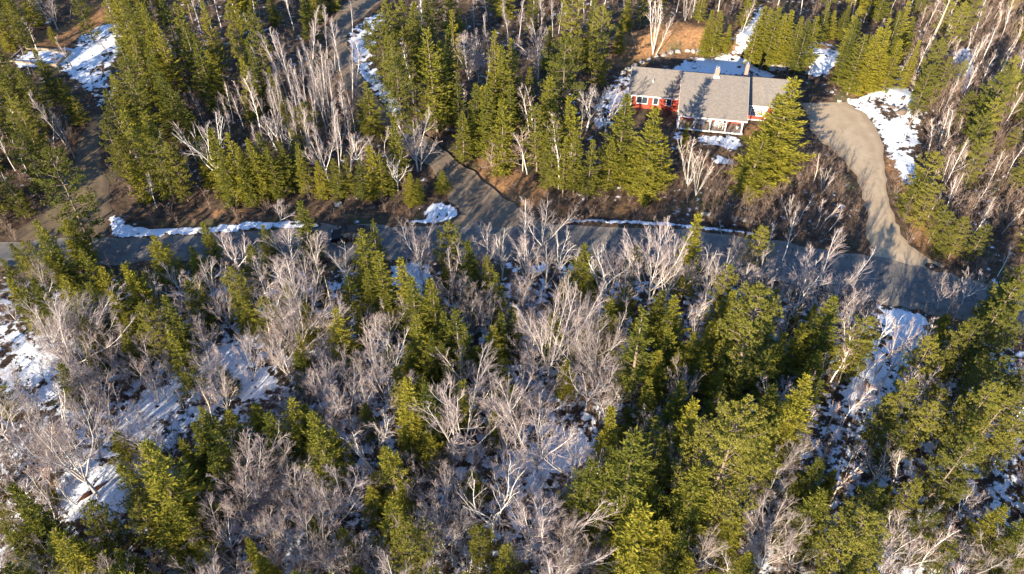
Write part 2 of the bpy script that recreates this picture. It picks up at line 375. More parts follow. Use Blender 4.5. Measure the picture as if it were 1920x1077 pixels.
def make_spruce(seed, H=12.0, R=2.1, bare=0.08, gap=0.42, loose=1.0):
    r = np.random.default_rng(seed)
    tr = Tubes(); z = np.linspace(0, H, 9); bend = np.cumsum(r.normal(0, 0.03, (9, 2)), 0)
    tr.add(np.c_[bend, z], np.interp(z, [0, H], [0.011 * H + .03, 0.02]), 6, 0)
    C, D, N_, L, Wd, Tn = [], [], [], [], [], []
    zz = H * bare
    while zz < H - 0.15:
        t = zz / H
        prof = (1 - t) ** 0.80 * min(1, 0.55 + t * 3)
        wr = R * prof * r.uniform(0.78, 1.18)
        nb = max(3, int(4 + 5 * (1 - t) + r.integers(0, 2)))
        a0 = r.uniform(0, 6.28); cx, cy = np.interp(zz, z, bend[:, 0]), np.interp(zz, z, bend[:, 1])
        for i in range(nb):
            a = a0 + i * 2 * PI / nb + r.normal(0, 0.25)
            Lb = max(0.18, wr * r.uniform(0.62, 1.15))
            if r.random() < 0.06 * loose: continue
            sl_ = -0.34 + 0.75 * t + r.normal(0, 0.10); curl = 0.28
            ns = max(3, int(Lb / 0.115)); s = (np.arange(ns) + 0.8) / ns
            if Lb > 0.9 : s = s[s > 0.18]
            px = Lb * s; pz = zz + Lb * (sl_ * s + curl * s * s) + r.normal(0, .03, len(s))
            ca, sa = math.cos(a), math.sin(a)
            if Lb > 0.8 and i % 2 == 0:
                tr.segs(np.array([[cx, cy, zz]]), np.array([[cx + ca * Lb * .7, cy + sa * Lb * .7, zz + Lb * (sl_ * .7 + curl * .49)]]), 0.03, 0.012, 0)
            for side in (-1, 0, 1):
                w = (0.36 * Lb * (1.05 - s) + 0.13) * r.uniform(0.7, 1.25, len(s))
                if side == 0: w = np.full(len(s), 0.26)
                ang = a + side * r.uniform(0.75, 1.15, len(s))
                dx, dy = np.cos(ang), np.sin(ang)
                dz = sl_ + 2 * curl * s - 0.22 * abs(side) + r.normal(0, 0.22, len(s))
                for part in ((0.25, 0.75) if side else (0.5,)):
                    k = len(s)
                    wl_ = w * (0.62 if side else 1)
                    c = np.stack([cx + ca * px + dx * w * part, cy + sa * px + dy * w * part, pz + dz * w * part * .8], 1)
                    C.append(c + r.normal(0, .03, (k, 3))); D.append(np.stack([dx, dy, dz], 1) + r.normal(0, .22, (k, 3)))
                    N_.append(np.stack([np.full(k, ca), np.full(k, sa), np.full(k, .75)], 1) + r.normal(0, .45, (k, 3)))
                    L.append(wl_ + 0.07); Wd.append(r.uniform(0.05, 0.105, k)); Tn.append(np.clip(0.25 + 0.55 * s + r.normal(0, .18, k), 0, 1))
        zz += gap * (0.55 + 0.6 * (1 - t)) * r.uniform(0.8, 1.2)
    k = 30    # leader
    C.append(np.c_[r.normal(0, .05, (k, 2)) + bend[-1], H - r.uniform(0, 0.7, k)]); D.append(np.c_[r.normal(0, .6, (k, 2)), r.uniform(.4, 1, k)])
    N_.append(r.normal(0, 1, (k, 3))); L.append(np.full(k, .26)); Wd.append(np.full(k, .09)); Tn.append(r.uniform(.4, 1, k))
    C, D, N_, L, Wd, Tn = map(np.concatenate, (C, D, N_, L, Wd, Tn))
    V = leafquads(C, D, N_, L, Wd)
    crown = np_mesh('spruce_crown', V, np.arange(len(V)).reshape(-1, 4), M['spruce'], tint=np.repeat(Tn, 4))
    return dict(parts=[('trunk', tr.mesh('spruce_trunk', [M['conifer_bark']])), ('crown', crown)], H=H, R=R, cat='fir' if R < 1.95 else 'spruce')

def make_pine(seed, H=12.0, R=2.6, bare=0.18, dens=1.0):
    r = np.random.default_rng(seed)
    tr = Tubes(); z = np.linspace(0, H * .97, 9); bend = np.cumsum(r.normal(0, 0.07, (9, 2)), 0)
    tr.add(np.c_[bend, z], np.interp(z, [0, H], [0.013 * H + .03, 0.03]), 6, 0)
    C, D, N_, L, Wd, Tn = [], [], [], [], [], []
    zz = H * bare
    while zz < H:
        t = zz / H; u = (t - bare) / (1 - bare)
        prof = math.sin(PI * min(1, 0.28 + 0.72 * u) ** 1.15) ** 0.7 if u < .999 else 0
        wr = max(0.35, R * prof)
        nb = int(r.integers(4, 7)); a0 = r.uniform(0, 6.28)
        cx, cy = np.interp(zz, z, bend[:, 0]), np.interp(zz, z, bend[:, 1])
        for i in range(nb):
            a = a0 + i * 2 * PI / nb + r.normal(0, 0.3); Lb = wr * r.uniform(0.45, 1.25)
            up = 0.05 + 0.55 * u + r.normal(0, 0.12); ca, sa = math.cos(a), math.sin(a)
            end = np.array([cx + ca * Lb, cy + sa * Lb, zz + up * Lb]); st_ = np.array([cx, cy, zz])
            mid = (st_ + end) / 2 + np.array([0, 0, -0.06 * Lb])
            tr.add([st_, mid, end], [0.045, 0.03, 0.012], 3, 0)
            nt = int(5 + Lb * 9 * dens); s = np.sqrt(r.uniform(0.10, 1, nt)); side = r.normal(0, 0.25, nt) * Lb * (1.15 - s * .6)
            tc = st_ + (end - st_) * s[:, None] + np.c_[-sa * side, ca * side, r.normal(0.02, 0.09, nt) + 0.05 * s]
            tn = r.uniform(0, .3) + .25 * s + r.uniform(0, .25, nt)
            k = 14
            d = r.normal(0, 1, (nt, k, 3)) * np.array([1, 1, .55]); d += np.array([ca * .7, sa * .7, 0.75])
            d /= np.linalg.norm(d, axis=2)[..., None]
            ln = r.uniform(0.16, 0.29, (nt, k))
            c = tc[:, None, :] + d * ln[..., None] * .5
            C.append(c.reshape(-1, 3)); D.append(d.reshape(-1, 3)); N_.append(r.normal(0, .5, (nt * k, 3)) + np.array([ca, sa, 0.8]))
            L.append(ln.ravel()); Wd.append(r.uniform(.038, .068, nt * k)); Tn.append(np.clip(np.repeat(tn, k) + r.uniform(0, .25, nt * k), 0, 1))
        zz += r.uniform(0.55, 0.92) * (H / 12) ** .5
    C, D, N_, L, Wd, Tn = map(np.concatenate, (C, D, N_, L, Wd, Tn))
    V = leafquads(C, D, N_, L, Wd)
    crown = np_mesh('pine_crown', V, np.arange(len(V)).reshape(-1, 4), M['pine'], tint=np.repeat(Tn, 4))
    return dict(parts=[('trunk', tr.mesh('pine_trunk', [M['conifer_bark']])), ('crown', crown)], H=H, R=R, cat='pine')

def rot_from(d, ang, az):
    d = d / np.linalg.norm(d); ref = np.array([0, 0, 1.0]) if abs(d[2]) < .9 else np.array([1.0, 0, 0])
    u = np.cross(d, ref); u /= np.linalg.norm(u); v = np.cross(d, u)
    return d * math.cos(ang) + (u * math.cos(az) + v * math.sin(az)) * math.sin(ang)
def make_bare(seed, kind, H=10.0):
    r = np.random.default_rng(seed)
    tk, br = Tubes(), Tubes(); SA, SB = [], []; ends = []
    barkm, twigm = {'birch': ('white_bark', 'red_twig'), 'slim': ('grey_bark', 'twig'), 'maple': ('grey_bark', 'twig'), 'fan': ('grey_bark', 'twig'),
                    'clump': ('white_bark', 'red_twig'), 'beech': ('tan_bark', 'twig'), 'gnarl': ('white_bark', 'twig'), 'sapling': ('tan_bark', 'red_twig'), 'snag': ('tan_bark', 'twig')}[kind]
    P = dict(
        birch=dict(tl=.98, r0=.0085, n1=17, s0=.36, a1=(.40, .75), l1=.24, n2=6, l2=.5, n3=3, l3=.5, jit=.04, up=.10),
        slim=dict(tl=.98, r0=.0080, n1=20, s0=.36, a1=(.35, .65), l1=.19, n2=6, l2=.5, n3=4, l3=.5, jit=.02, up=.12),
        maple=dict(stems=(3, 5), split=.26, a0=(.35, .85), r0=.015, n1=8, s0=.22, a1=(.35, .75), l1=.42, n2=7, l2=.46, n3=6, l3=.5, jit=.055, up=.07),
        fan=dict(stems=(6, 9), split=.12, a0=(.25, .80), r0=.012, n1=7, s0=.28, a1=(.28, .6), l1=.38, n2=7, l2=.48, n3=6, l3=.5, jit=.045, up=.06),
        gnarl=dict(stems=(3, 5), split=.30, a0=(.3, .8), r0=.015, n1=6, s0=.22, a1=(.4, .9), l1=.40, n2=6, l2=.5, n3=3, l3=.5, jit=.10, up=.09),
        clump=dict(stems=(6, 9), split=.02, a0=(.06, .36), r0=.0045, n1=8, s0=.4, a1=(.3, .55), l1=.18, n2=5, l2=.5, n3=3, l3=.5, jit=.04, up=.05),
        beech=dict(tl=.97, r0=.009, n1=22, s0=.15, a1=(.8, 1.3), l1=.30, n2=6, l2=.42, n3=4, l3=.45, jit=.05, up=.06),
        sapling=dict(tl=.98, r0=.009, n1=12, s0=.3, a1=(.4, .8), l1=.26, n2=5, l2=.45, n3=3, l3=.5, jit=.06, up=.08),
        snag=dict(tl=.98, r0=.020, n1=9, s0=.55, a1=(.9, 1.4), l1=.14, n2=2, l2=.4, n3=1, l3=.4, jit=.012, up=.0),
    )[kind]
    def poly(p, d, L, nseg, jit, up):
        pts = [np.array(p)]; d = np.array(d, float)
        for _ in range(nseg):
            d = d + r.normal(0, jit * 1.6, 3) + np.array([0, 0, up]); d /= np.linalg.norm(d); pts.append(pts[-1] + d * L / nseg)
        return np.array(pts)
    def at_s(pts, s):
        x = s * (len(pts) - 1); i = min(int(x), len(pts) - 2); f = x - i
        return pts[i] * (1 - f) + pts[i + 1] * f, pts[i + 1] - pts[i]
    stems = []
    if 'tl' in P:
        nst = 10; pts = poly((0, 0, 0), (0, 0, 1), H * P['tl'], nst, P['jit'], P['up'] * .3)
        R0 = P['r0'] * H * (.85 if kind in ('slim', 'birch') else 1.2) + .02; tk.add(pts, np.linspace(R0, .022, nst + 1), 6, 0); stems.append((pts, H, R0, 1.0))
    else:
        base_L = H * P['split']; pts = poly((0, 0, 0), (0, 0, 1), base_L, 4, P['jit'] * .6, 0)
        R0 = P['r0'] * H + .012; tk.add(pts, np.linspace(R0, R0 * .78, 5), 6, 0)
        k = int(r.integers(*P['stems'])) + 1; a0 = r.uniform(0, 6.28)
        for i in range(k):
            d = rot_from(np.array([0, 0, 1.0]), r.uniform(*P['a0']) * (0.35 if i == 0 else 1), a0 + i * 2 * PI / k + r.normal(0, .3))
            Ls = (H - base_L) * r.uniform(.82, 1.08)
            q = poly(pts[-1] if i < 3 or kind == 'clump' else pts[-2], d, Ls, 8, P['jit'], P['up'])
            rs = R0 * (.66 if k < 5 else .55) * r.uniform(.8, 1.1); br.add(q, np.linspace(rs * .95, .018, 9), 5, 0); stems.append((q, Ls * 1.1, rs, .8))
    for pts, LS, RS, w in stems:
        for i in range(P['n1']):
            s = P['s0'] + (0.97 - P['s0']) * (i + r.random()) / P['n1']
            p, d = at_s(pts, s); d1 = rot_from(d, r.uniform(*P['a1']), r.uniform(0, 6.28))
            if d1[2] < -.1: d1[2] *= -.3
            L1 = LS * P['l1'] * (1.2 - s * .8) * r.uniform(.6, 1.25)
            q1 = poly(p, d1, L1, 4, P['jit'] * 1.2, P['up']); r1 = max(.014, RS * (1 - s) * .38) if kind in ('birch', 'slim', 'clump') else max(.020, RS * (1 - s) * .5)
            br.add(q1, np.linspace(r1, .013, 5), 4, 0)
            for j in range(P['n2']):
                s2 = .2 + .8 * (j + r.random()) / P['n2']
                p2, d2 = at_s(q1, min(s2, .99)); e = rot_from(d2, r.uniform(.3, .75), r.uniform(0, 6.28)); L2 = L1 * P['l2'] * (1.2 - .6 * s2) * r.uniform(.6, 1.2)
                q2 = poly(p2, e, L2, 2, P['jit'], P['up'])
                SA += [q2[0], q2[1]]; SB += [q2[1], q2[2]]; ends.append(q2[2])
                for m_ in range(P['n3']):
                    s3 = .25 + .75 * (m_ + r.random()) / P['n3']
                    p3, d3 = at_s(q2, min(s3, .99)); f = rot_from(d3, r.uniform(.3, .8), r.uniform(0, 6.28)) + np.array([0, 0, .12])
                    SA.append(p3); SB.append(p3 + f * L2 * P['l3'] * r.uniform(.6, 1.2)); ends.append(SB[-1])
    br.segs(np.array(SA), np.array(SB), .0105, .0055, 1)
    parts = [('trunk', tk.mesh(kind + '_trunk', [M[barkm]])), ('branches', br.mesh(kind + '_branches', [M[barkm], M[twigm]]))]
    if kind == 'beech':
        E = np.array(ends); E = E[r.random(len(E)) < .55]; k = len(E)
        V = leafquads(E, r.normal(0, 1, (k, 3)) + np.array([0, 0, -.5]), r.normal(0, 1, (k, 3)), np.full(k, .14), np.full(k, .09))
        parts.append(('dry_leaves', np_mesh('beech_leaves', V, np.arange(len(V)).reshape(-1, 4), M['beech_leaf'], tint=r.random(len(V)))))
    zmax = max(float(np.concatenate(t.V)[:, 2].max()) for t in (tk, br))
    xy = np.abs(np.concatenate(br.V)[:, :2]); return dict(parts=parts, H=zmax, R=float(np.percentile(xy, 97)), cat=kind)

LIB = {
 's': [make_spruce(10 + i, 12, (1.75, 2.15, 2.5, 2.0, 1.55, 2.35, 1.9)[i], (.06, .08, .1, .05, .06, .12, .15)[i], (.42, .46, .5, .4, .42, .52, .5)[i], (1, 1, 2, .5, 1, 3, 3)[i]) for i in range(7)] + [make_spruce(20, 10, 2.2, .14, .55, 4), make_spruce(21, 14, 2.3, .2, .6, 5), make_spruce(22, 9, 1.7, .05, .38, 2)],
 'p': [make_pine(30 + i, 12, (2.5, 2.9, 2.2, 2.7, 3.1)[i], (.18, .12, .22, .1, .15)[i]) for i in range(5)],
 'P': [make_pine(41, 18, 4.4, .15, 1.5)],
 'b': [make_bare(50 + i, 'birch', 10) for i in range(4)],
 't': [make_bare(60 + i, 'slim', 12) for i in range(4)],
 'm': [make_bare(70 + i, 'maple', 10) for i in range(5)],
 'f': [make_bare(80 + i, 'fan', 10) for i in range(4)],
 'g': [make_bare(90 + i, 'gnarl', 9) for i in range(4)],
 'c': [make_bare(100 + i, 'clump', 8) for i in range(2)],
 'e': [make_bare(110 + i, 'beech', 7) for i in range(2)],
 'q': [make_bare(120 + i, 'sapling', 5) for i in range(3)],
 'x': [make_bare(130, 'snag', 16)],
}
# ------------------------------------------------------------------ trees seen in the place: kind, tip, height in metres or > foot, width
TILES = {
(0, 0): """p 60 20 10;p 430 -10 8;s 10 -60 9;s 200 290 9;s 330 440 7;p 120 400 11;p 60 560 11;s 400 540 5;p 50 640 11;p 110 740 10;p 250 850 8;s 20 470 11;s 270 150 3
m 230 -60 > 325 170;b 120 100 > 213 290;t 330 600 > 420 890;b 250 640 > 330 900;b 110 790 > 220 1005;b 20 600 > 110 880;q 160 170 > 215 245;b 80 760 > 150 960;q 370 20 > 392 110
s 640 -80 13;p 700 20 13;p 610 -30 11;s 790 60 12;s 800 20 13;s 900 -30 12;s 730 130 13;p 660 340 12;s 620 420 9;s 740 430 11;s 820 280 12;s 1030 130 12;s 1090 200 12;s 1130 10 12;p 1290 30 13 .8;p 1400 50 13 .8;s 1400 230 12;s 1340 330 11;s 1160 280 10;p 600 520 11;s 680 620 11;p 570 680 10;p 640 790 8;s 800 640 11;s 760 700 11;s 900 420 11;s 950 480 10;s 1010 520 10;p 850 790 10;p 940 800 10;s 1180 730 10;s 1290 760 10;s 1400 780 9;s 720 880 7;s 1230 850 8;s 1350 900 7;s 990 20 12;s 870 130 12;s 660 200 13
t 880 150 > 1030 440;t 830 250 > 890 420;b 770 370 > 870 570;b 960 130 > 1010 240;b 1190 150 > 1215 270;t 1060 490 > 1150 720;b 660 680 > 775 880;b 990 650 > 1100 900;g 1070 640 > 1245 1070;b 1250 460 > 1310 690;b 1330 450 > 1400 680;b 1390 480 > 1415 590;b 1150 490 > 1170 620;b 1200 530 > 1250 690;b 1010 850 > 1080 980;b 800 820 > 920 1060;q 640 880 > 690 960;b 850 400 > 905 560;b 1110 150 > 1160 260;b 1360 60 > 1420 220;b 1290 520 > 1370 730""",
(480, 0): """t 30 170 > 180 560;t 110 150 > 215 600;t 270 90 > 330 470;t 430 60 > 470 400;t 350 250 > 400 600;t 200 260 > 290 600;t 240 200 > 310 480;t 460 130 > 445 400;t 480 230 > 500 520;t 380 240 > 415 640;t 410 330 > 430 740;t 350 420 > 400 780;t 440 520 > 462 880;t 500 440 > 500 780;t 400 600 > 470 980;t 530 -30 > 540 200;t 540 170 > 546 625;t 0 250 > 100 440;b 160 0 > 190 90;b 0 -40 > 22 90;t 330 330 > 370 640;b 300 420 > 340 680;b 480 620 > 475 900;t 130 140 > 195 520;b 60 330 > 160 590;b 20 460 > 50 580;t 300 20 > 320 330;t 380 10 > 400 330;b 590 210 > 560 480
m 860 640 > 908 960;m 915 760 > 925 955;g 790 850 > 797 1070;g 575 770 > 530 965;m 330 770 > 412 1020;g 40 640 > 120 845;g 85 640 > 135 810;g 160 670 > 182 840;q 280 920 > 322 1050;b 650 740 > 690 960;q 500 1000 > 515 1070;b 720 700 > 722 860
t 840 240 > 870 485;t 900 260 > 880 450;f 1190 150 > 1195 455;b 1085 400 > 1108 645;b 1165 480 > 1168 640;m 1240 300 > 1250 460;t 1300 50 > 1310 330;t 1220 -40 > 1222 200;t 1330 200 > 1325 380;t 1400 -20 > 1415 260;b 1130 260 > 1135 390;b 1180 80 > 1180 150
e 1370 740 > 1375 960 1.3;e 1290 800 > 1330 980;e 1000 650 > 985 730
s 70 -40 6;s 70 380 8;p 150 540 7;s 620 470 9 1.15;p 740 10 13;p 800 20 13;s 880 20 13;s 960 0 12;p 700 110 12;p 760 200 12;p 780 350 11;s 1100 60 11;s 1060 170 13;s 970 170 16 1.15;s 1020 240 13;s 1340 180 14;s 1400 260 13;s 1240 470 10;s 1120 410 10;s 1300 480 12;s 1150 630 8;s 760 660 10;p 260 590 9;s 200 730 8;s 20 750 9;s 120 790 8;s 60 830 8;s 230 820 8;s 500 880 6;s 570 900 6;s 640 820 8;s 680 870 7;s 730 890 6;s 850 970 5;s 1040 960 3.5 1.2;s 900 1000 4;s 610 110 6;s 30 900 6;s 340 900 6;p 850 120 12;s 1200 600 8;s 430 900 6;s 1380 560 12""",
(960, 0): """p 300 220 15 1.05;p 350 -50 13;s 460 -10 12;p 520 50 12 .8;s 200 430 12;s 340 550 12;s 0 230 12;s 90 380 8;s 500 300 6;s 622 50 6;s 660 -20 6;p 740 -60 7;s 650 540 14 1.15;s 805 610 14 1.15;s 985 690 5 .8;s 370 740 10;s 450 790 9;s 560 790 8;s 1130 0 8;s 1180 -10 8;s 1240 70 5;s 1080 -60 6;s 1330 -20 6;s 1400 60 9;s 1430 -20 9;s 240 660 11;p 150 600 11;s 300 780 9;s 870 760 9;s 700 790 8;s 620 700 9
m 150 140 > 145 450;b 60 450 > 105 810;b 110 450 > 118 760;g 450 440 > 418 735;c 780 -60 > 800 240;b 925 90 > 815 245;c 980 -50 > 970 120;t 30 -30 > 40 240;t 160 -60 > 165 200;t 220 -50 > 228 210;t 260 -20 > 262 190;c 1040 760 > 985 1050 1.1;c 1110 830 > 1030 1100;q 975 720 > 960 900;b 40 720 > 85 980;b 265 640 > 262 1060;b 310 790 > 308 1070;q 690 170 > 700 230;m 560 480 > 520 770 .9;q 480 620 > 470 760;b 1250 -10 > 1225 80;b 1350 -10 > 1290 190;b 1380 120 > 1330 170;q 420 230 > 415 350;e 60 700 > 60 960;q 1180 880 > 1120 1010""",
(1440, 0): """s 20 20 9;s 75 -10 10;s 50 70 7;s 150 -10 10;s 215 30 9;s 250 50 9;s 300 40 9;s 345 30 7;s 385 60 5;s 450 30 6;s 505 110 11;s 590 180 9;s 625 160 11;s 700 110 12;s 750 70 10;s 790 10 10;s 820 100 7;s 850 230 8;s 640 330 5;s 555 200 10;s 520 40 9;s 670 220 9;s 145 450 15 1.5;s 60 540 12 1.2;s -30 760 10 1.3;s 20 760 9 1.4;s 115 30 9;s 300 90 3;s 740 230 8;s 20 120 6
p 980 230 10;p 940 370 9;p 1150 520 6;p 1110 20 9;p 1170 -20 9;p 1330 380 13;p 1290 560 10;p 1230 640 10;p 1240 780 9;p 940 860 10;s 880 960 7;p 1400 330 12;p 1050 -40 9;p 900 420 7;p 1020 330 8
x 1060 -90 > 885 300;x 505 -60 > 470 105
b 1270 30 > 1190 160;b 1395 0 > 1300 230;b 1435 150 > 1335 300;b 1250 190 > 1190 310;b 830 260 > 740 420;b 570 20 > 535 130;b 660 90 > 640 190;b 1370 -10 > 1330 100;b 940 650 > 900 860;b 980 650 > 950 780;b 1040 640 > 985 800;b 1115 640 > 1060 770;b 1150 690 > 1100 820;b 1110 770 > 980 1060;b 1130 850 > 1040 1020;b 1330 730 > 1280 810;b 1350 850 > 1290 960;b 1300 390 > 1220 610;b 900 20 > 850 150;b 960 -20 > 900 140;b 1030 120 > 960 300;b 1100 200 > 1010 420;b 1160 180 > 1090 330;b 800 300 > 760 450;b 820 420 > 800 560;b 900 300 > 860 380;b 1380 250 > 1290 440;b 1180 860 > 1100 1040;b 1430 700 > 1380 850;q 290 880 > 250 1040;c 360 930 > 300 1090;b 1320 40 > 1270 170;b 1200 330 > 1140 450;b 990 540 > 960 640;b 1010 20 > 965 180;b 1110 330 > 1060 470""",
(0, 360): """s 200 165 9;p 110 290 6;s 370 165 4 1.2;s 60 290 4;s 470 330 8;s 1130 170 4;s 850 250 7 1.2;s 1400 300 6;s 1080 310 5;s 700 410 9;s 740 450 8;s 890 590 9;p 800 640 9;s 20 380 7;s 170 490 7;s 690 690 6;s 950 790 8;p 1290 430 8;s 1340 560 6;s 560 430 6;s 330 970 5;p 90 0 4;s 250 250 8;s 280 360 6;p 30 -60 6;s 360 620 6;s 640 560 8;s 450 700 6;s 1240 980 4;s 60 500 7
m 200 370 > 300 620;g 55 520 > 200 690 1;f 350 560 > 400 1010 1.25;m 440 590 > 420 900;f 300 640 > 350 960;m 820 480 > 890 740;m 960 420 > 1050 660;m 1160 340 > 1235 690 1.15;m 1290 220 > 1340 470;b 1370 240 > 1380 420;m 600 800 > 660 1010;m 700 930 > 720 1080;m 1120 720 > 1170 900;m 1330 760 > 1430 900;f 1180 900 > 1200 1080;g 190 930 > 270 1070;q 590 350 > 640 470;e 720 360 > 740 440 .7;f 60 980 > 100 1120;m 900 700 > 960 960;q 1050 830 > 1080 950;m 20 620 > 110 740;m 560 580 > 540 900;f 1230 520 > 1290 760""",
(480, 360): """m 130 40 > 132 180;s 240 60 7;s 40 190 5;m 180 160 > 220 430;f 130 320 > 245 920 1.1;m 330 200 > 340 450;g 480 300 > 545 575;s 580 215 9 1.15;s 650 165 7 .9;s 680 345 10 .8;m 920 140 > 925 480;p 1080 180 8;m 1280 175 > 1300 350;s 1200 285 8 1.1;s 1290 360 7;s 820 390 9 .85;s 880 480 10;s 960 500 9;m 1080 430 > 1080 600 1.2;m 1240 500 > 1262 760 1.1;m 880 590 > 930 840;m 600 650 > 600 830;x 380 460 > 455 750 .8;f 250 530 > 255 920 1.1;m 380 780 > 390 960;f 100 740 > 150 990;f 350 890 > 360 1090;g 780 790 > 820 1050;q 1050 870 > 1020 990;s 1130 650 9;s 1060 680 8;s 1240 870 5;s 900 700 9;s 1000 560 8;s 510 470 6;p 40 600 7;s 1370 680 7;s 730 540 6;s 850 850 6;s 1330 760 6;m 660 890 > 660 1020;m 740 640 > 760 860;s 1170 760 7;s 970 800 7;s 560 640 6;m 20 340 > 60 640;s 1040 850 6;m 470 930 > 480 1080;g 1160 830 > 1170 930;s 620 430 7;m 560 980 > 580 1140""",
(960, 360): """t 60 10 > 95 470 1.2;m 180 40 > 170 360;g 330 210 > 270 490;g 540 225 > 490 615 1.2;m 70 380 > 90 605 1.1;s 410 305 8 1.15;f 260 540 > 150 1060;m 610 400 > 640 720;f 770 170 > 770 600;m 905 250 > 785 600;s 1030 130 11;p 700 310 7;g 1110 320 > 1085 600;p 1220 420 8;f 1310 280 > 1295 490;m 1390 320 > 1370 520;q 1190 165 > 1180 260;p 1400 190 5;f 500 670 > 445 1090 1.1;f 430 660 > 430 1060;s 750 670 12 1.1;s 920 600 9;g 1070 585 > 1030 780;m 930 840 > 880 980;s 1080 905 6;s 1180 1000 5;s 950 890 6;p 1400 560 14 1.1;s 10 640 6;m 600 910 > 610 1100;m 20 650 > 30 880;s 560 600 5;s 900 760 7;p 1180 640 6;s 1290 740 8;s 1240 560 7;s 840 900 7;m 960 470 > 950 600;m 90 760 > 110 1000;s 830 560 6;q 700 600 > 690 690;s 1030 800 7;s 1120 730 7;s 480 390 5;q 820 120 > 820 240;s 300 500 5;p 640 540 6""",
(1440, 360): """s 30 555 10;s 400 595 9 1.2;f 300 290 > 235 690 1.35;b 160 100 > 80 390;c 150 0 > 130 200;b 240 -10 > 170 185;b 335 20 > 270 205;b 390 50 > 290 210;b 440 90 > 340 220;g 560 660 > 400 950 .8;g 725 675 > 605 885;m 850 730 > 640 1070 .9;b 970 690 > 830 945;m 1000 470 > 950 660;m 1160 430 > 1085 640;b 1050 560 > 1000 690;p 1300 650 10 1.1;p 1400 520 10;p 1100 750 8;p 950 830 9;p 560 720 9;p 950 -40 7;p 1000 80 6;p 1050 120 6;p 1130 150 6;p 1230 190 6;p 1040 200 5;b 970 -10 > 895 150;b 1290 20 > 1185 200;b 1430 90 > 1310 235;b 1050 105 > 985 215;b 1200 150 > 1150 250;p 530 800 7;f 300 730 > 220 900;b 500 780 > 350 1070;m 1140 870 > 1140 1000;b 1020 820 > 880 1030;s 1370 490 5;p 1430 430 8;p 1200 740 9;p 1380 700 9;s 200 740 7;s 100 800 7;s 30 860 7;p 1220 900 7;p 1000 900 7;b 1100 900 > 1010 1080;s 990 740 4;q 580 560 > 500 680;b 60 560 > 40 700;s 300 900 6;b 20 170 > 5 350;q 1250 -20 > 1220 60;b 1340 90 > 1290 160;p 1320 950 9;s 260 640 6;s 1010 690 3 1.3""",
(0, 717): """m 190 170 > 285 690 1.2;g 280 40 > 445 410;m 450 90 > 560 420;m 670 190 > 720 380;m 1150 -10 > 1240 140;s 810 360 11 1.15;s 680 470 6;p 830 560 7;s 60 590 9;p 490 690 8;s 130 730 7;s 320 850 8;s 20 820 7;s 1200 270 8;s 1130 150 7;s 1080 230 7;s 1010 330 6;s 650 290 4 1.2;s 1090 870 3.5 1.2;s 920 850 5;s 450 890 6;f 1390 370 > 1400 700;f 1300 540 > 1380 780;m 1340 700 > 1420 900;q 1150 920 > 1150 1050;m 1320 960 > 1330 1100;m 120 880 > 140 1050;f 60 240 > 100 500;m 350 250 > 420 540;q 920 150 > 960 270;m 90 470 > 150 680;g 280 540 > 430 690;m 10 60 > 80 260;s 900 560 7;s 970 700 7;p 760 700 7;m 900 960 > 920 1100;s 1180 400 7;s 1260 160 6;m 1100 640 > 1130 800;m 560 820 > 560 960;m 230 260 > 290 500;q 700 60 > 720 180;m 480 0 > 500 180;q 980 40 > 1030 150;s 200 560 3;f 20 980 > 40 1130""",
(480, 717): """s 190 95 7;s 70 175 7 1.1;s 320 185 9 .9;s 390 370 4;s 830 -10 9;s 940 25 8;s 965 280 5;f 20 360 > 20 650;m 190 440 > 250 720;f 440 470 > 490 730 1.2;m 380 600 > 460 850;g 690 185 > 710 430 1.1;g 500 300 > 695 535;q 815 240 > 795 370;f 1150 -40 > 1150 440 1.35;m 1290 250 > 1260 395;s 740 370 7;s 800 570 5;s 760 690 7 1.15;f 830 480 > 830 680;f 1000 680 > 1035 970;g 1300 530 > 1325 890 1.15;g 955 880 > 970 1070;m 1150 750 > 1150 920;f 760 930 > 780 1090;f 230 920 > 250 1090;f 50 740 > 90 970;m 550 840 > 540 1000;s 1400 910 5;s 20 970 5;s 480 820 4;g 1190 960 > 1190 1090;m 1400 290 > 1410 540;f 380 -10 > 400 260;m 560 -10 > 556 165;f 10 590 > 20 800;m 980 500 > 1000 660;s 640 590 5;m 300 440 > 330 600;m 1100 480 > 1100 620;m 120 560 > 150 760;q 650 900 > 660 1010;s 260 130 5;m 1230 640 > 1240 760;m 640 700 > 600 820;s 430 270 5;f 420 900 > 430 1090""",
(960, 717): """f 80 60 > 140 500 1.2;m 345 300 > 335 590 1.1;m 185 -10 > 190 120;s 560 150 8;s 440 455 9 1.15;s 700 285 12 1.15;P 1270 140 18 .85;s 1040 480 10 1.2;s 1010 105 9;s 970 -10 6;s 740 700 11 1.1;s 880 790 7;s 960 840 7;s 1000 990 5;s 520 1010 4;p 850 960 6;b 620 600 > 560 860;f 210 690 > 190 1040 1.3;m 870 290 > 850 450;g 600 -10 > 590 110;f 30 560 > 20 740;g 1180 950 > 1180 1090;f 1400 870 > 1400 1060;b 945 310 > 940 450;b 1015 290 > 1018 410;s 1180 10 5;s 820 620 7;m 40 370 > 60 560;p 640 250 5;m 300 600 > 300 720;s 1090 270 5;m 540 800 > 530 950;s 780 560 7;f 420 880 > 400 1080;s 900 120 5;m 690 -20 > 680 150;m 20 880 > 30 1060;s 1340 970 5""",
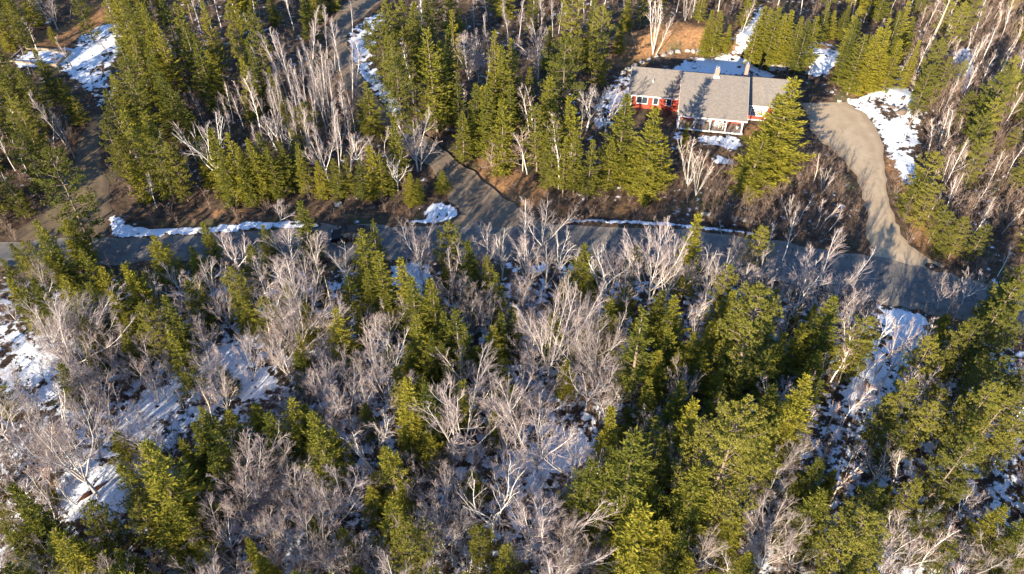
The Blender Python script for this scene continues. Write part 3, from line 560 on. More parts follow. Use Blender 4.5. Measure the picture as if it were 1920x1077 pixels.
(1440, 717): """s 230 -20 10;s -10 290 8 1.2;f 150 220 > 160 450;b 545 -10 > 410 255;b 605 20 > 530 240;b 745 -20 > 680 95;b 645 165 > 570 300;m 705 330 > 575 590 .9;b 535 310 > 490 430;b 845 285 > 750 450;b 770 340 > 715 445;m 985 345 > 905 445 .8;g 1115 395 > 955 505 .7;b 1360 255 > 1215 435;b 1335 385 > 1230 515;b 1075 45 > 1035 130;m 1110 150 > 1020 270 .9;b 795 535 > 705 660;b 755 655 > 715 725;m 895 690 > 705 920 .8;m 860 890 > 730 1080;b 1005 770 > 830 1070;m 1200 580 > 1045 760;b 1235 695 > 1105 860;b 1060 920 > 950 1080;f 1290 850 > 1280 1060 1.1;p 790 0 9;p 720 90 8;p 930 120 9;p 760 260 7;p 1130 320 11;p 850 540 8;s 290 440 6;s 310 600 8 1.1;p 620 580 8;p 560 740 12;p 930 760 7;p 1040 890 6;p 1250 0 12;p 1380 40 10;p 1420 200 8;s 1420 780 6;f 100 650 > 0 950 1.2;p 1400 1030 4;m 1000 -20 > 980 90;f 150 850 > 120 1040;p 1090 480 7;p 1180 120 9;b 660 -10 > 590 130;b 360 250 > 310 330;b 440 160 > 400 270;p 600 820 8;s 380 500 4;b 1020 640 > 950 740;s 40 30 7;s 60 140 6;s 1330 700 6;p 1380 880 6;b 500 680 > 440 760;b 1150 720 > 1100 800;c 720 980 > 640 1100""",
}
TS = 2.9917
CATN = {'fir': 'fir', 'spruce': 'spruce', 'pine': 'pine', 'birch': 'birch', 'slim': 'aspen', 'maple': 'bare tree', 'fan': 'bare tree', 'gnarl': 'bare tree',
        'clump': 'birch', 'beech': 'beech', 'sapling': 'sapling', 'snag': 'dead tree'}
NAMEN = {'fir': 'fir_tree', 'spruce': 'spruce_tree', 'pine': 'pine_tree', 'birch': 'birch_tree', 'slim': 'aspen_tree', 'maple': 'maple_tree', 'fan': 'branching_tree', 'gnarl': 'crooked_tree',
         'clump': 'birch_clump', 'beech': 'beech_tree', 'sapling': 'sapling', 'snag': 'dead_tree'}
GRP = {'fir': 'slender firs of the wood', 'spruce': 'spruces of the wood', 'pine': 'pines of the wood', 'birch': 'slender birches', 'slim': 'tall straight aspens', 'maple': 'bare spreading trees', 'fan': 'bare spreading trees',
       'gnarl': 'bare crooked white trees', 'clump': 'birch clumps', 'beech': 'small beeches holding tan leaves', 'sapling': 'bare saplings', 'snag': 'standing dead trees'}
TREES = []       # kind, x, y, z, H, w, tiltx, variant
def add_tree(k, x, y, z, H, w=1.0, tilt=0.0):
    v = random.randrange(len(LIB[k]))
    if k == 's' and w >= 1.14: v = (1, 2, 5)[v % 3]
    TREES.append([k, x, y, z, H, w, tilt, v])
for (ox, oy), txt in TILES.items():
    for e in txt.replace('\n', ';').split(';'):
        f = e.split()
        if not f: continue
        k = f[0]; u = ox + float(f[1]) / TS; v = oy + float(f[2]) / TS
        if f[3] == '>':
            bu = ox + float(f[4]) / TS; bv = oy + float(f[5]) / TS; w = float(f[6]) if len(f) > 6 else 1.0
            x, y, z = at(bu, bv)
            H = 3.0
            lo, hi = 1.0, 26.0
            for _ in range(24):
                H = (lo + hi) / 2
                if proj(x, y, z + H)[1] > v: lo = H
                else: hi = H
            if k != 'x' and H > 13.5:
                H = 13.5; x, y, z = at(u * .7 + bu * .3, v, H)
            pu, pv = proj(x, y, z + H); c_, s_ = math.cos(PITCH), math.sin(PITCH)
            dep = y * c_ + (CZ - z - H) * s_
            tilt = math.atan2((u - pu) * dep / FPX, H); tl_ = .16 if k == 't' else .40; tilt = max(-tl_, min(tl_, tilt))
            add_tree(k, x, y, z, H / math.cos(tilt), w, tilt)
        else:
            H = float(f[3]) * random.uniform(.96, 1.05) * ({717: 1.3, 360: 1.15, 0: 1.04}[oy] if k in 's' else 1.08 if k == 'p' and oy else 1); w = float(f[4]) if len(f) > 4 else 1.0
            x, y, z = at(u, v, H * .98)
            if onroad(x, y) and k in 'spP':      # a foot on a road means the tree is shorter and stands nearer its tip
                for q in range(10):
                    H *= 1.06; x, y, z = at(u, v, H * .98)
                    if not onroad(x, y): break
            add_tree(k, x, y, z, H, w, random.normalvariate(0, .015))
n_listed = len(TREES)
BARE = []
for t in TREES:
    if t[0] not in 'spP':
        for s in (.45, .7, .95): BARE.append((*proj(t[1] + math.sin(t[6]) * t[4] * s, t[2], t[3] + t[4] * s), t[2]))
for t in TREES:
    if t[0] in 'sp' and t[5] < 1.25:
        ut, vt = proj(t[1], t[2], t[3] + t[4]); ub, vb = proj(t[1], t[2], t[3])
        n_c = sum(1 for q in BARE if q[2] > t[2] and abs(q[0] - (ut + ub) / 2) < 17 and vt + 4 < q[1] < vb - 12)
        if n_c > 3: t[5] *= .74
        elif n_c > 1: t[5] *= .86
# filling the wood between the trees above
def clear(x, y, m=0):
    if onroad(x, y): return False
    for dx, dy in ((1.3, 0), (-1.3, 0), (0, 1.3), (0, -1.3)):
        if onroad(x + dx, y + dy): return False
    lx = (x - HO[0]) * math.cos(HA) + (y - HO[1]) * math.sin(HA); ly = -(x - HO[0]) * math.sin(HA) + (y - HO[1]) * math.cos(HA)
    if -9 < lx < 20 and -10 < ly < 20: return False
    i = min(max(np.searchsorted(gx, x) - 1, 0), nx - 2); j = min(max(np.searchsorted(gy, y) - 1, 0), ny - 2)
    if snow[j, i] > .3 or tan_[j, i] > .4: return False
    return True
def fill(n, box, mix, hr, dmin, vis=True):
    c = 0
    for _ in range(n * 40):
        if c >= n: break
        u, v = random.uniform(box[0], box[2]), random.uniform(box[1], box[3])
        x, y, z = at(u, v)
        if not clear(x, y): continue
        if any((t[1] - x) ** 2 + (t[2] - y) ** 2 < (dmin * (1 if t[0] in 'spP' else .65)) ** 2 for t in TREES): continue
        k = random.choice(mix); H = random.uniform(*hr) * (.75 if k in 'q' else 1)
        uu, vv = proj(x, y, z + H)
        # keep the road, the drive, the house and the clearings open to view
        bad = False
        for s in (.35, .6, .85, 1.0):
            a, b_ = proj(x, y, z + H * s); gx_, gy_ = flat(a, b_)
            if onroad(gx_, gy_, ('driveway', 'paved_road', 'side_road')) or not clear(gx_, gy_): bad = True
        if k in 'sp':
            a, b_ = proj(x, y, z)
            if any(abs(q[0] - (uu + a) / 2) < 24 and vv - 8 < q[1] < b_ - 10 and q[2] > y for q in BARE): bad = True
        if bad: continue
        add_tree(k, x, y, z, H, random.uniform(.9, 1.1), random.normalvariate(0, .03)); c += 1
    return c
for a_ in [(40, (0, -40, 700, 60)), (24, (700, -60, 1250, 40)), (60, (1180, -60, 1960, 30))]: print('fill', fill(a_[0], a_[1], 'sspbtt', (7, 12), 2.4))
fill(46, (0, -60, 700, 400), 'ssspbtt', (6, 12), 2.2)
fill(30, (700, -80, 1150, 390), 'sspbt', (6, 12), 2.2)
fill(26, (1200, -120, 1920, 60), 'sssbbp', (5, 9), 2.0)
fill(30, (1690, 0, 1990, 520), 'psbbbb', (5, 9), 1.9)
fill(64, (0, 500, 1640, 820), 'sssmfsp', (5, 9.5), 2.2)
fill(64, (0, 800, 1640, 1200), 'sssmfps', (5, 9.5), 2.2)
fill(36, (1580, 600, 1990, 1200), 'sbbbmp', (5, 8), 1.9)
for box_, n_, ks in (((0, 620, 560, 1000), 34, 'qqbmt'), ((120, 640, 500, 960), 24, 'mfm'), ((1480, 640, 1740, 980), 16, 'bbq'), ((0, 60, 230, 170), 5, 'bq'), ((1690, 0, 1920, 420), 40, 'bbbq')):
    for _ in range(n_):
        x, y, z = at(random.uniform(box_[0], box_[2]), random.uniform(box_[1], box_[3]))
        if not onroad(x, y): add_tree(ks[random.randrange(len(ks))], x, y, z, random.uniform(4, 8), .9, random.normalvariate(.0, .06))
fill(50, (0, 560, 1500, 1110), 'fmm', (5.5, 8.5), 2.1)
fill(24, (0, 540, 1640, 1130), 's', (4, 8), 1.9)
fill(26, (-60, 60, 210, 440), 'spbt', (6, 11), 2.1)
for _ in range(26):
    x, y, z = at(random.uniform(495, 668), random.uniform(170, 335))
    if not onroad(x, y): add_tree('t', x, y, z, random.uniform(8.5, 12), .8, random.normalvariate(-.02, .03))
for q in range(11):
    u = 1262 + q * 38 + random.uniform(-12, 12); x, y, z = at(u, 452 + q * 7 + random.uniform(-14, 20), 8.5)
    if not onroad(x, y): add_tree('mmfg'[q % 4], x, y, z, 8.5, 1.0, random.normalvariate(.03, .05))
for q in range(9):
    u = 790 + q * 50 + random.uniform(-15, 15); x, y, z = at(u, random.uniform(425, 465), 8)
    if not onroad(x, y): add_tree('mtfgm'[q % 5], x, y, z, 8, .9, random.normalvariate(0, .05))
for _ in range(34):
    x, y, z = at(random.uniform(1760, 1930), random.uniform(60, 470)); k = random.choice('ppsb')
    if not onroad(x, y) and snow[cell(x, y)] < .3 and all((t[1] - x) ** 2 + (t[2] - y) ** 2 > 4 for t in TREES): add_tree(k, x, y, z, random.uniform(4.5, 7.5), .9, .02)
# a few trees just outside the picture whose shade falls into it
for (u, v, k, H) in [(-60, 430, 'p', 12), (-90, 560, 's', 12), (-60, 700, 'm', 11), (-70, 860, 's', 12), (-60, 1000, 'p', 12), (60, 1180, 's', 12), (200, 1220, 'm', 12), (330, 1200, 's', 12), (470, 1230, 'f', 12), (620, 1220, 's', 12), (760, 1230, 'm', 12), (900, 1230, 's', 12), (1060, 1230, 'f', 11), (1200, 1230, 's', 12), (-60, 300, 'p', 12), (-60, 180, 'p', 12)]:
    x, y, z = at(u, v)
    if clear(x, y): add_tree(k, x, y, z, H)

# ---- where each stands, in words
ORD = ['', 'second', 'third', 'fourth', 'fifth', 'sixth', 'seventh', 'eighth', 'ninth', 'tenth', 'eleventh', 'twelfth', 'thirteenth', 'fourteenth', 'fifteenth', 'sixteenth', 'seventeenth', 'eighteenth', 'nineteenth', 'twentieth']
def region(u, v):
    if v < 110: rows = 0
    elif v < 230: rows = 1
    elif v < 400: rows = 2
    elif v < 520: rows = 3
    elif v < 640: rows = 4
    elif v < 780: rows = 5
    elif v < 930: rows = 6
    else: rows = 7
    if rows <= 2:
        if u < 200: return (('beside the top-left clearing', 'below the top-left snow clearing', 'left of the dark dirt track')[rows])
        if u < 430: return (('at the top right of the clearing', 'in the left wood', 'above the left snowbank')[rows])
        if u < 690: return (('at the top left of the side road', 'left of the snowy side-road verge', 'left of the side road mouth')[rows])
        if u < 880: return (('at the top right of the side road', 'right of the side-road bend', 'on the side road bank')[rows])
        if u < 1130: return (('at the top left of the house', 'in the wood west of the house', 'below the tan leafy bank')[rows])
        if u < 1420: return (('behind the red house', 'beside the red house', 'in front of the red house')[rows])
        if u < 1690: return (('in the evergreens above the driveway', 'around the driveway head', 'left of the curved driveway')[rows])
        return (('in the top-right birch thicket', 'right of the driveway snow', 'right of the curved driveway')[rows])
    if rows == 3:
        for lim, t in ((200, 'by the dirt track junction'), (430, 'below the left end of the paved road'), (620, 'left of the black car'), (760, 'around the black car'), (1000, 'below the side road mouth'), (1250, 'below the middle of the paved road'), (1500, 'below the roadside snow strip'), (1650, 'left of the driveway foot'), (9999, 'right of the driveway foot')):
            if u < lim: return t
    names = {4: ('upper south wood', 'below the road'), 5: ('middle south wood', ''), 6: ('lower south wood', ''), 7: ('bottom edge', '')}
    for lim, t in ((180, 'far left'), (400, 'left snow clearing side'), (620, 'left centre'), (830, 'centre left'), (1040, 'centre'), (1240, 'centre right'), (1460, 'right centre'), (1640, 'left of snowy corridor'), (1780, 'along snowy corridor'), (9999, 'far right')):
        if u < lim: return 'in %s, %s' % (names[rows][0], t) if rows < 7 else 'at %s, %s' % (names[rows][0], t)
LOOK = {'fir': 'slender fir', 'spruce': 'full spruce', 'pine': 'fluffy pine', 'birch': 'slender birch', 'slim': 'straight aspen', 'maple': 'bare spreading tree', 'fan': 'bare fan-crowned tree', 'gnarl': 'crooked white bare tree',
        'clump': 'white birch clump', 'beech': 'tan-leaved beech', 'sapling': 'thin bare sapling', 'snag': 'pale dead trunk'}
print('listed', n_listed, 'total', len(TREES))
cells = {}
for i, t in enumerate(TREES):
    k, x, y, z, H, w, tilt, v = t
    u_, v_ = proj(x + math.sin(tilt) * H * .6, y, z + H * .6)
    u_ = min(max(u_, 2), 1918); v_ = min(max(v_, 2), 1075)
    cells.setdefault((LIB[k][v]['cat'], region(u_, v_)), []).append((u_, v_, i))
LABEL = {}
SPLIT = list(cells.items())
for (cat, reg), L_ in SPLIT:
    L_.sort()
    if not L_: continue
    if len(L_) > 17 and not reg.endswith('half'):
        ms = sorted(q[1] for q in L_)[len(L_) // 2]
        SPLIT += [((cat, reg + ', upper half'), [q for q in L_ if q[1] < ms]), ((cat, reg + ', lower half'), [q for q in L_ if q[1] >= ms])]
        continue
    tall = max(L_, key=lambda q: TREES[q[2]][4])[2]
    for j, (u_, v_, i) in enumerate(L_):
        H = TREES[i][4]; size = 'large' if H > 11 else ('small' if H < 5.5 else 'medium')
        if len(L_) == 1: LABEL[i] = 'the only %s %s' % (LOOK[cat], reg)
        elif j == 0: LABEL[i] = 'leftmost %s %s' % (LOOK[cat], reg)
        elif j == len(L_) - 1: LABEL[i] = 'rightmost %s %s' % (LOOK[cat], reg)
        else: LABEL[i] = '%s %s from left, %s' % (ORD[j] if j < 20 else 'late', LOOK[cat], reg)
for i, (k, x, y, z, H, w, tilt, v) in enumerate(TREES):
    L_ = LIB[k][v]; sc = H / L_['H']
    o = thing(NAMEN[L_['cat']], LABEL[i], CATN[L_['cat']], (x, y, z - .12), 0, GRP[L_['cat']])
    sw = sc * w
    if k == 's': sw = (sc ** .7) * w * 1.3
    if k == 'p': sw = (sc ** .85) * w * .84
    if k in 'mfg': sw = (sc ** .8) * w * (.84 if y < 72 else .95)
    if k in 'bt': sw = (sc ** .8) * w
    o.matrix_world = Matrix.Translation((x, y, z - .1)) @ Matrix.Rotation(tilt, 4, 'Y') @ Matrix.Rotation(random.uniform(0, 6.28), 4, 'Z') @ Matrix.Diagonal((sw, sw, sc, 1))
    for nm_, me in L_['parts']: link(nm_, me, o)

# ------------------------------------------------------------------ undergrowth nobody could count
def tuft(seed, hgt=1.6, nst=9):
    r = np.random.default_rng(seed); A, B = [], []
    for _ in range(nst):
        a = r.uniform(0, 6.28); e = r.uniform(.05, .6); p = np.array([r.normal(0, .12), r.normal(0, .12), -.1])
        d = np.array([math.cos(a) * math.sin(e), math.sin(a) * math.sin(e), math.cos(e)]); Ls = hgt * r.uniform(.5, 1.1)
        q = p + d * Ls * .55; e2 = q + rot_from(d, .2, r.uniform(0, 6.28)) * Ls * .5
        A += [p, q]; B += [q, e2]
        for _ in range(5):
            s = r.uniform(.35, 1); b0 = p + (e2 - p) * s; A.append(b0); B.append(b0 + rot_from(d, r.uniform(.4, .9), r.uniform(0, 6.28)) * Ls * .28 * r.uniform(.5, 1.2))
    t = Tubes(); t.segs(np.array(A), np.array(B), .012, .006, 0); return np.concatenate(t.V), np.concatenate(t.Q)
TU = [tuft(200 + i, (1.2, 1.8, 2.6)[i % 3], (7, 9, 8)[i % 3]) for i in range(6)]
VV, QQ, nv = [], [], 0
def put(x, y, s):
    global nv
    V, Q_ = TU[random.randrange(6)]; a = random.uniform(0, 6.28); c, s_ = math.cos(a) * s, math.sin(a) * s
    R = np.array([[c, s_, 0], [-s_, c, 0], [0, 0, s]]); VV.append((V @ R + np.array([x, y, hz(x, y)])).astype(np.float32)); QQ.append(Q_ + nv); nv += len(V)
cnt = 0
for _ in range(40000):
    if cnt >= 6400: break
    u, v = random.uniform(-40, 1960), random.uniform(-40, 1120); x, y = flat(u, v)
    if onroad(x, y) or house[cell(x, y)] > 0: continue
    i = min(max(np.searchsorted(gx, x) - 1, 0), nx - 2); j = min(max(np.searchsorted(gy, y) - 1, 0), ny - 2)
    s0 = snow[j, i]; south_ = v > 480 and u < 1640
    if s0 > .3 and random.random() > (.30 if south_ else .03): continue
    if tan_[j, i] > .3 and random.random() > .35: continue
    if bankb[j, i] > .1: continue
    put(x, y, random.uniform(.5, 1.15)); cnt += 1
# denser thickets: inside the driveway curve, the top-right birch wood, below the porch
for box, n_ in (((1400, 290, 1580, 450), 190), ((1740, 0, 1920, 300), 420), ((1720, 540, 1790, 590), 30), ((330, 150, 700, 330), 300), ((1330, 330, 1420, 420), 90)):
    for _ in range(n_):
        x, y = flat(random.uniform(box[0], box[2]), random.uniform(box[1], box[3]))
        if not onroad(x, y): put(x, y, random.uniform(.8, 1.5) if x < 36 or x > 60 else random.uniform(.6, 1.0))
for _ in range(300):
    x, y = flat(random.uniform(1690, 1940), random.uniform(-40, 430))
    if not onroad(x, y) and snow[cell(x, y)] < .35: put(x, y, random.uniform(1.3, 2.2))
link('undergrowth', np_mesh('undergrowth', np.concatenate(VV), np.concatenate(QQ), M['brush']), kind='stuff')
# ------------------------------------------------------------------ the red house
import bmesh
class BM:
    def __init__(s): s.b = bmesh.new()
    def box(s, x0, x1, y0, y1, z0, z1, bev=0.0, rot=None, about=(0, 0, 0)):
        r = bmesh.ops.create_cube(s.b, size=1); vs = r['verts']
        bmesh.ops.scale(s.b, vec=(x1 - x0, y1 - y0, z1 - z0), verts=vs)
        bmesh.ops.translate(s.b, vec=((x0 + x1) / 2, (y0 + y1) / 2, (z0 + z1) / 2), verts=vs)
        if rot: bmesh.ops.rotate(s.b, cent=about, matrix=Matrix.Rotation(rot[0], 3, rot[1]), verts=vs)
        if bev:
            es = list({e for v in vs for e in v.link_edges}); bmesh.ops.bevel(s.b, geom=es, offset=bev, segments=2, affect='EDGES')
        return s
    def face(s, pts): s.b.faces.new([s.b.verts.new(p) for p in pts]); return s
    def prism(s, prof, x0, x1):        # closed (y,z) outline pushed along x
        a = [s.b.verts.new((x0, y, z)) for y, z in prof]; c = [s.b.verts.new((x1, y, z)) for y, z in prof]; n = len(prof)
        s.b.faces.new(a); s.b.faces.new(c[::-1])
        for i in range(n): s.b.faces.new((a[i], c[i], c[(i + 1) % n], a[(i + 1) % n])) if False else s.b.faces.new((a[(i + 1) % n], c[(i + 1) % n], c[i], a[i]))
        return s
    def cyl(s, x, y, z0, z1, r0, r1=None, n=12):
        r1 = r0 if r1 is None else r1
        r = bmesh.ops.create_cone(s.b, cap_ends=True, segments=n, radius1=r0, radius2=r1, depth=z1 - z0)
        bmesh.ops.translate(s.b, vec=(x, y, (z0 + z1) / 2), verts=r['verts']); return s
    def wheel(s, x, y, z, r, w, n=24):
        c = bmesh.ops.create_cone(s.b, cap_ends=True, segments=n, radius1=r, radius2=r, depth=w)
        bmesh.ops.rotate(s.b, cent=(0, 0, 0), matrix=Matrix.Rotation(PI / 2, 3, 'X'), verts=c['verts'])
        bmesh.ops.translate(s.b, vec=(x, y, z), verts=c['verts']); return s
    def out(s, name, mat, parent, smooth=False, **kw):
        bmesh.ops.recalc_face_normals(s.b, faces=s.b.faces)
        me = bpy.data.meshes.new(name); s.b.to_mesh(me); s.b.free(); me.materials.append(mat)
        if smooth:
            for p in me.polygons: p.use_smooth = True
        return link(name, me, parent, **kw)
def paint(name, c, c2, rough=.7, sc=3, sc3=None):
    m, n, l, b = nodes(name, rough, .3)
    l.new(mixc(n, l, ramp(n, l, noise(n, l, sc, 5, .6, sc=sc3 or (1, 1, 1)), [(.3, 0.), (.7, 1.)]), c, c2), b.inputs['Base Color']); return m, n, l, b
m, n, l, b = paint('red_clapboard', (0.42, 0.075, 0.042), (0.30, 0.055, 0.036), .65, 2)
wv = n.new('ShaderNodeTexWave'); wv.wave_type = 'BANDS'; wv.bands_direction = 'Z'; wv.wave_profile = 'SAW'; wv.inputs['Scale'].default_value = 1.25
l.new(n.new('ShaderNodeTexCoord').outputs['Object'], wv.inputs[0]); bump(n, l, b, wv.outputs['Fac'], .8, .03); M['red'] = m
M['white'] = paint('white_trim', (0.82, 0.80, 0.77), (0.70, 0.68, 0.65), .5)[0]
M['grey_panel'] = paint('grey_panel', (0.40, 0.41, 0.40), (0.33, 0.34, 0.33), .6)[0]
M['deck'] = paint('weathered_deck', (0.20, 0.15, 0.12), (0.30, 0.25, 0.21), .8, 4, (1, 8, 1))[0]
M['wood'] = paint('weathered_timber', (0.22, 0.17, 0.12), (0.36, 0.28, 0.20), .8, 4)[0]
m, n, l, b = nodes('asphalt_shingles', .95, .1)
br_ = n.new('ShaderNodeTexBrick'); br_.inputs['Scale'].default_value = 1; br_.inputs['Brick Width'].default_value = .32; br_.inputs['Row Height'].default_value = .15
br_.inputs['Mortar Size'].default_value = .006; br_.inputs['Color1'].default_value = (.255, .215, .18, 1); br_.inputs['Color2'].default_value = (.175, .148, .125, 1); br_.inputs['Mortar'].default_value = (.13, .12, .11, 1)
l.new(n.new('ShaderNodeTexCoord').outputs['Object'], br_.inputs[0])
c = mixc(n, l, ramp(n, l, noise(n, l, 5, 5, .7, sc=(1, 1, 1)), [(.35, 0.), (.7, .6)]), br_.outputs[0], (.31, .265, .22))
c = mixc(n, l, ramp(n, l, noise(n, l, .7, 4, .6, sc=(2.2, .5, 1)), [(.48, 0.), (.72, .4)]), c, (.155, .15, .15))
l.new(c, b.inputs['Base Color']); bump(n, l, b, br_.outputs['Fac'], .4, .02); M['shingle'] = m
m, n, l, b = nodes('brick', .9, .1)
br_ = n.new('ShaderNodeTexBrick'); br_.inputs['Scale'].default_value = 1; br_.inputs['Brick Width'].default_value = .22; br_.inputs['Row Height'].default_value = .075
br_.inputs['Mortar Size'].default_value = .01; br_.inputs['Color1'].default_value = (.48, .17, .10, 1); br_.inputs['Color2'].default_value = (.34, .11, .07, 1); br_.inputs['Mortar'].default_value = (.45, .4, .36, 1)
mp = n.new('ShaderNodeMapping'); mp.inputs['Rotation'].default_value = (PI / 2, 0, 0); l.new(n.new('ShaderNodeTexCoord').outputs['Object'], mp.inputs[0]); l.new(mp.outputs[0], br_.inputs[0])
l.new(br_.outputs[0], b.inputs['Base Color']); M['brick'] = m
m, n, l, b = nodes('window_glass', .08, .6); b.inputs['Base Color'].default_value = (.035, .045, .06, 1); M['glass'] = m
m, n, l, b = nodes('galvanised_metal', .35, .5); b.inputs['Base Color'].default_value = (.4, .41, .43, 1); b.inputs['Metallic'].default_value = .8; M['metal'] = m

H_ = thing('house', 'red clapboard house with grey shingle roofs, white trim and a front porch', 'house', (HO[0], HO[1], 0.0), HA)
# walls: a gable-ended block per wing
def wing(lab, x0, x1, yf, yr, zf, zr_, yridge, zridge):
    BM().prism([(yf, -.3), (yr, -.3), (yr, zr_ - .12), (yridge, zridge - .16), (yf, zf - .12)], x0, x1).out('wall', M['red'], H_, label=lab)
    w = BM()
    for x in (x0, x1):
        for y in (yf, yr): w.box(x - .09, x + .09, y - .09, y + .09, -.28, (zf if y == yf else zr_) - .2)
    w.out('corner_board', M['white'], H_)
def roof(lab, x0, x1, ye, ze, yr, zr, yb, zb, th=.13):
    o = BM().prism([(ye, ze), (yr, zr), (yb, zb), (yb, zb - th), (yr, zr - th), (ye, ze - th)], x0, x1).out('roof', M['shingle'], H_, label=lab)
    t = BM().box(x0, x1, ye - .035, ye - .004, ze - .2, ze - .015)
    t.box(x0, x1, yb + .004, yb + .035, zb - .2, zb - .015)
    for xx in (x0 - .032, x1 + .002):
        t.prism([(ye, ze - .02), (yr, zr - .02), (yb, zb - .02), (yb, zb - .2), (yr, zr - .2), (ye, ze - .2)], xx, xx + .03)
    t.out('trim', M['white'], o); return o
wing('red wall of the left wing', -7.0, .35, 5.45, 13.0, 2.68, 2.95, 9.6, 4.55)
wing('red wall of the right wing', 9.9, 16.6, 5.15, 12.6, 2.8, 3.2, 9.3, 4.75)
wing('red wall behind the porch', .36, 9.89, 2.95, 12.2, 3.85, 3.3, 7.7, 5.6)
roof('lower roof of the left wing', -7.5, .05, 5.0, 2.5, 9.75, 4.62, 13.5, 2.55)
roof('large roof over the middle and the porch', .08, 10.15, 0.0, 2.75, 7.7, 5.62, 12.6, 3.0)
roof('right roof partly behind the spruce', 10.18, 17.2, 4.75, 2.66, 9.35, 4.82, 13.1, 2.7)
def window(x0, x1, z0, z1, y, nx_=1, nz_=1, fr=.11, lab=None):
    kw = {'label': lab} if lab else {}
    o = BM()
    o.box(x0 - fr, x1 + fr, y - .07, y, z1, z1 + fr).box(x0 - fr, x1 + fr, y - .10, y, z0 - fr, z0)
    o.box(x0 - fr, x0, y - .07, y, z0, z1).box(x1, x1 + fr, y - .07, y, z0, z1)
    for i in range(1, nx_): xx = x0 + (x1 - x0) * i / nx_; o.box(xx - .035, xx + .035, y - .055, y - .012, z0, z1)
    for i in range(1, nz_): zz = z0 + (z1 - z0) * i / nz_; o.box(x0, x1, y - .05, y - .014, zz - .018, zz + .018)
    o = o.out('window', M['white'], H_, **kw)
    BM().box(x0, x1, y - .03, y - .008, z0, z1).out('pane', M['glass'], o)
window(-6.15, -4.55, .95, 2.1, 5.44, 2, 1, lab='wide two-pane window')
window(-3.6, -2.9, .95, 2.1, 5.44)
window(-1.6, -.9, .95, 2.1, 5.44)
# entry panel of the right wing
e = BM().box(10.5, 13.3, 4.98, 5.14, 1.0, 2.5).out('entry_panel', M['grey_panel'], H_)
t = BM().box(10.42, 10.58, 4.9, 5.13, -.1, 2.5).box(13.24, 13.42, 4.9, 5.13, -.1, 2.5).box(10.58, 13.24, 4.92, 5.13, .0, .1).out('entry_trim', M['white'], H_)
def window_b():
    x0, x1, z0, z1, y = 11.15, 12.75, 1.0, 2.0, 4.97
    o = BM().box(x0 - .2, x1 + .2, y - .09, y, z1, z1 + .16).box(x0 - .2, x1 + .2, y - .12, y, z0 - .2, z0).box(x0 - .2, x0, y - .09, y, z0, z1).box(x1, x1 + .2, y - .09, y, z0, z1)
    for i in range(1, 7): xx = x0 + (x1 - x0) * i / 7; o.box(xx - .02, xx + .02, y - .07, y - .03, z0, z1)
    for i in range(1, 4): zz = z0 + (z1 - z0) * i / 4; o.box(x0, x1, y - .066, y - .034, zz - .02, zz + .02)
    o = o.out('window', M['white'], H_, label='window with a fine grid of small panes'); BM().box(x0, x1, y - .05, y - .01, z0, z1).out('pane', M['glass'], o)
window_b()
window(14.4, 15.4, 1.0, 2.1, 5.14)
# porch
BM().box(.3, 9.75, .33, 2.94, .30, .44).out('porch_floor', M['deck'], H_)
BM().box(.28, 9.77, .22, .325, .25, .47).box(.18, .29, .22, 2.9, .25, .47).box(9.76, 9.87, .22, 2.9, .25, .47).out('porch_skirt', M['white'], H_)
for x in (.36, 2.72, 4.98, 7.25, 9.62):
    BM().box(x - .075, x + .075, .23, .38, .472, 2.58, .012).out('porch_post', M['white'], H_)
BM().box(.2, 9.8, .22, .39, 2.582, 2.70).out('porch_beam', M['white'], H_)
window(1.0, 2.0, 1.2, 2.3, 2.94); window(5.2, 6.5, 1.2, 2.3, 2.94, 2)
d_ = BM().box(3.4, 4.3, 2.87, 2.945, .45, 2.45).out('door', M['white'], H_, label='white front door'); BM().cyl(4.18, 2.84, 1.3, 1.36, .035).out('handle', M['metal'], d_)
# chimneys
c1 = BM().box(4.95, 5.6, 7.2, 7.75, 4.9, 6.75).out('chimney', M['brick'], H_, label='brick chimney on the ridge with a metal cap')
BM().box(4.85, 5.7, 7.0, 7.19, 5.3, 5.62).box(4.88, 5.68, 7.12, 7.82, 5.45, 5.66).out('flashing', M['white'], c1)
BM().box(4.9, 5.65, 7.15, 7.8, 6.752, 6.85).cyl(5.12, 7.5, 6.852, 7.2, .14).cyl(5.42, 7.5, 6.852, 7.05, .12).cyl(5.42, 7.5, 7.052, 7.12, .2).out('cap', M['metal'], c1)
c2 = BM().box(9.55, 10.05, 9.4, 9.95, 3.9, 6.7).out('chimney', M['brick'], H_, label='narrow brick chimney at the end of the middle roof')
BM().box(9.5, 10.1, 9.35, 10.0, 6.702, 6.78).cyl(9.8, 9.68, 6.782, 7.1, .11).out('cap', M['metal'], c2)
BM().cyl(-4.0, 7.35, 3.4, 4.0, .07).out('vent_pipe', M['white'], H_)
BM().box(-6.9, 9.8, 5.40, 5.445, -.25, .12).out('foundation_trim', M['white'], H_) if False else None

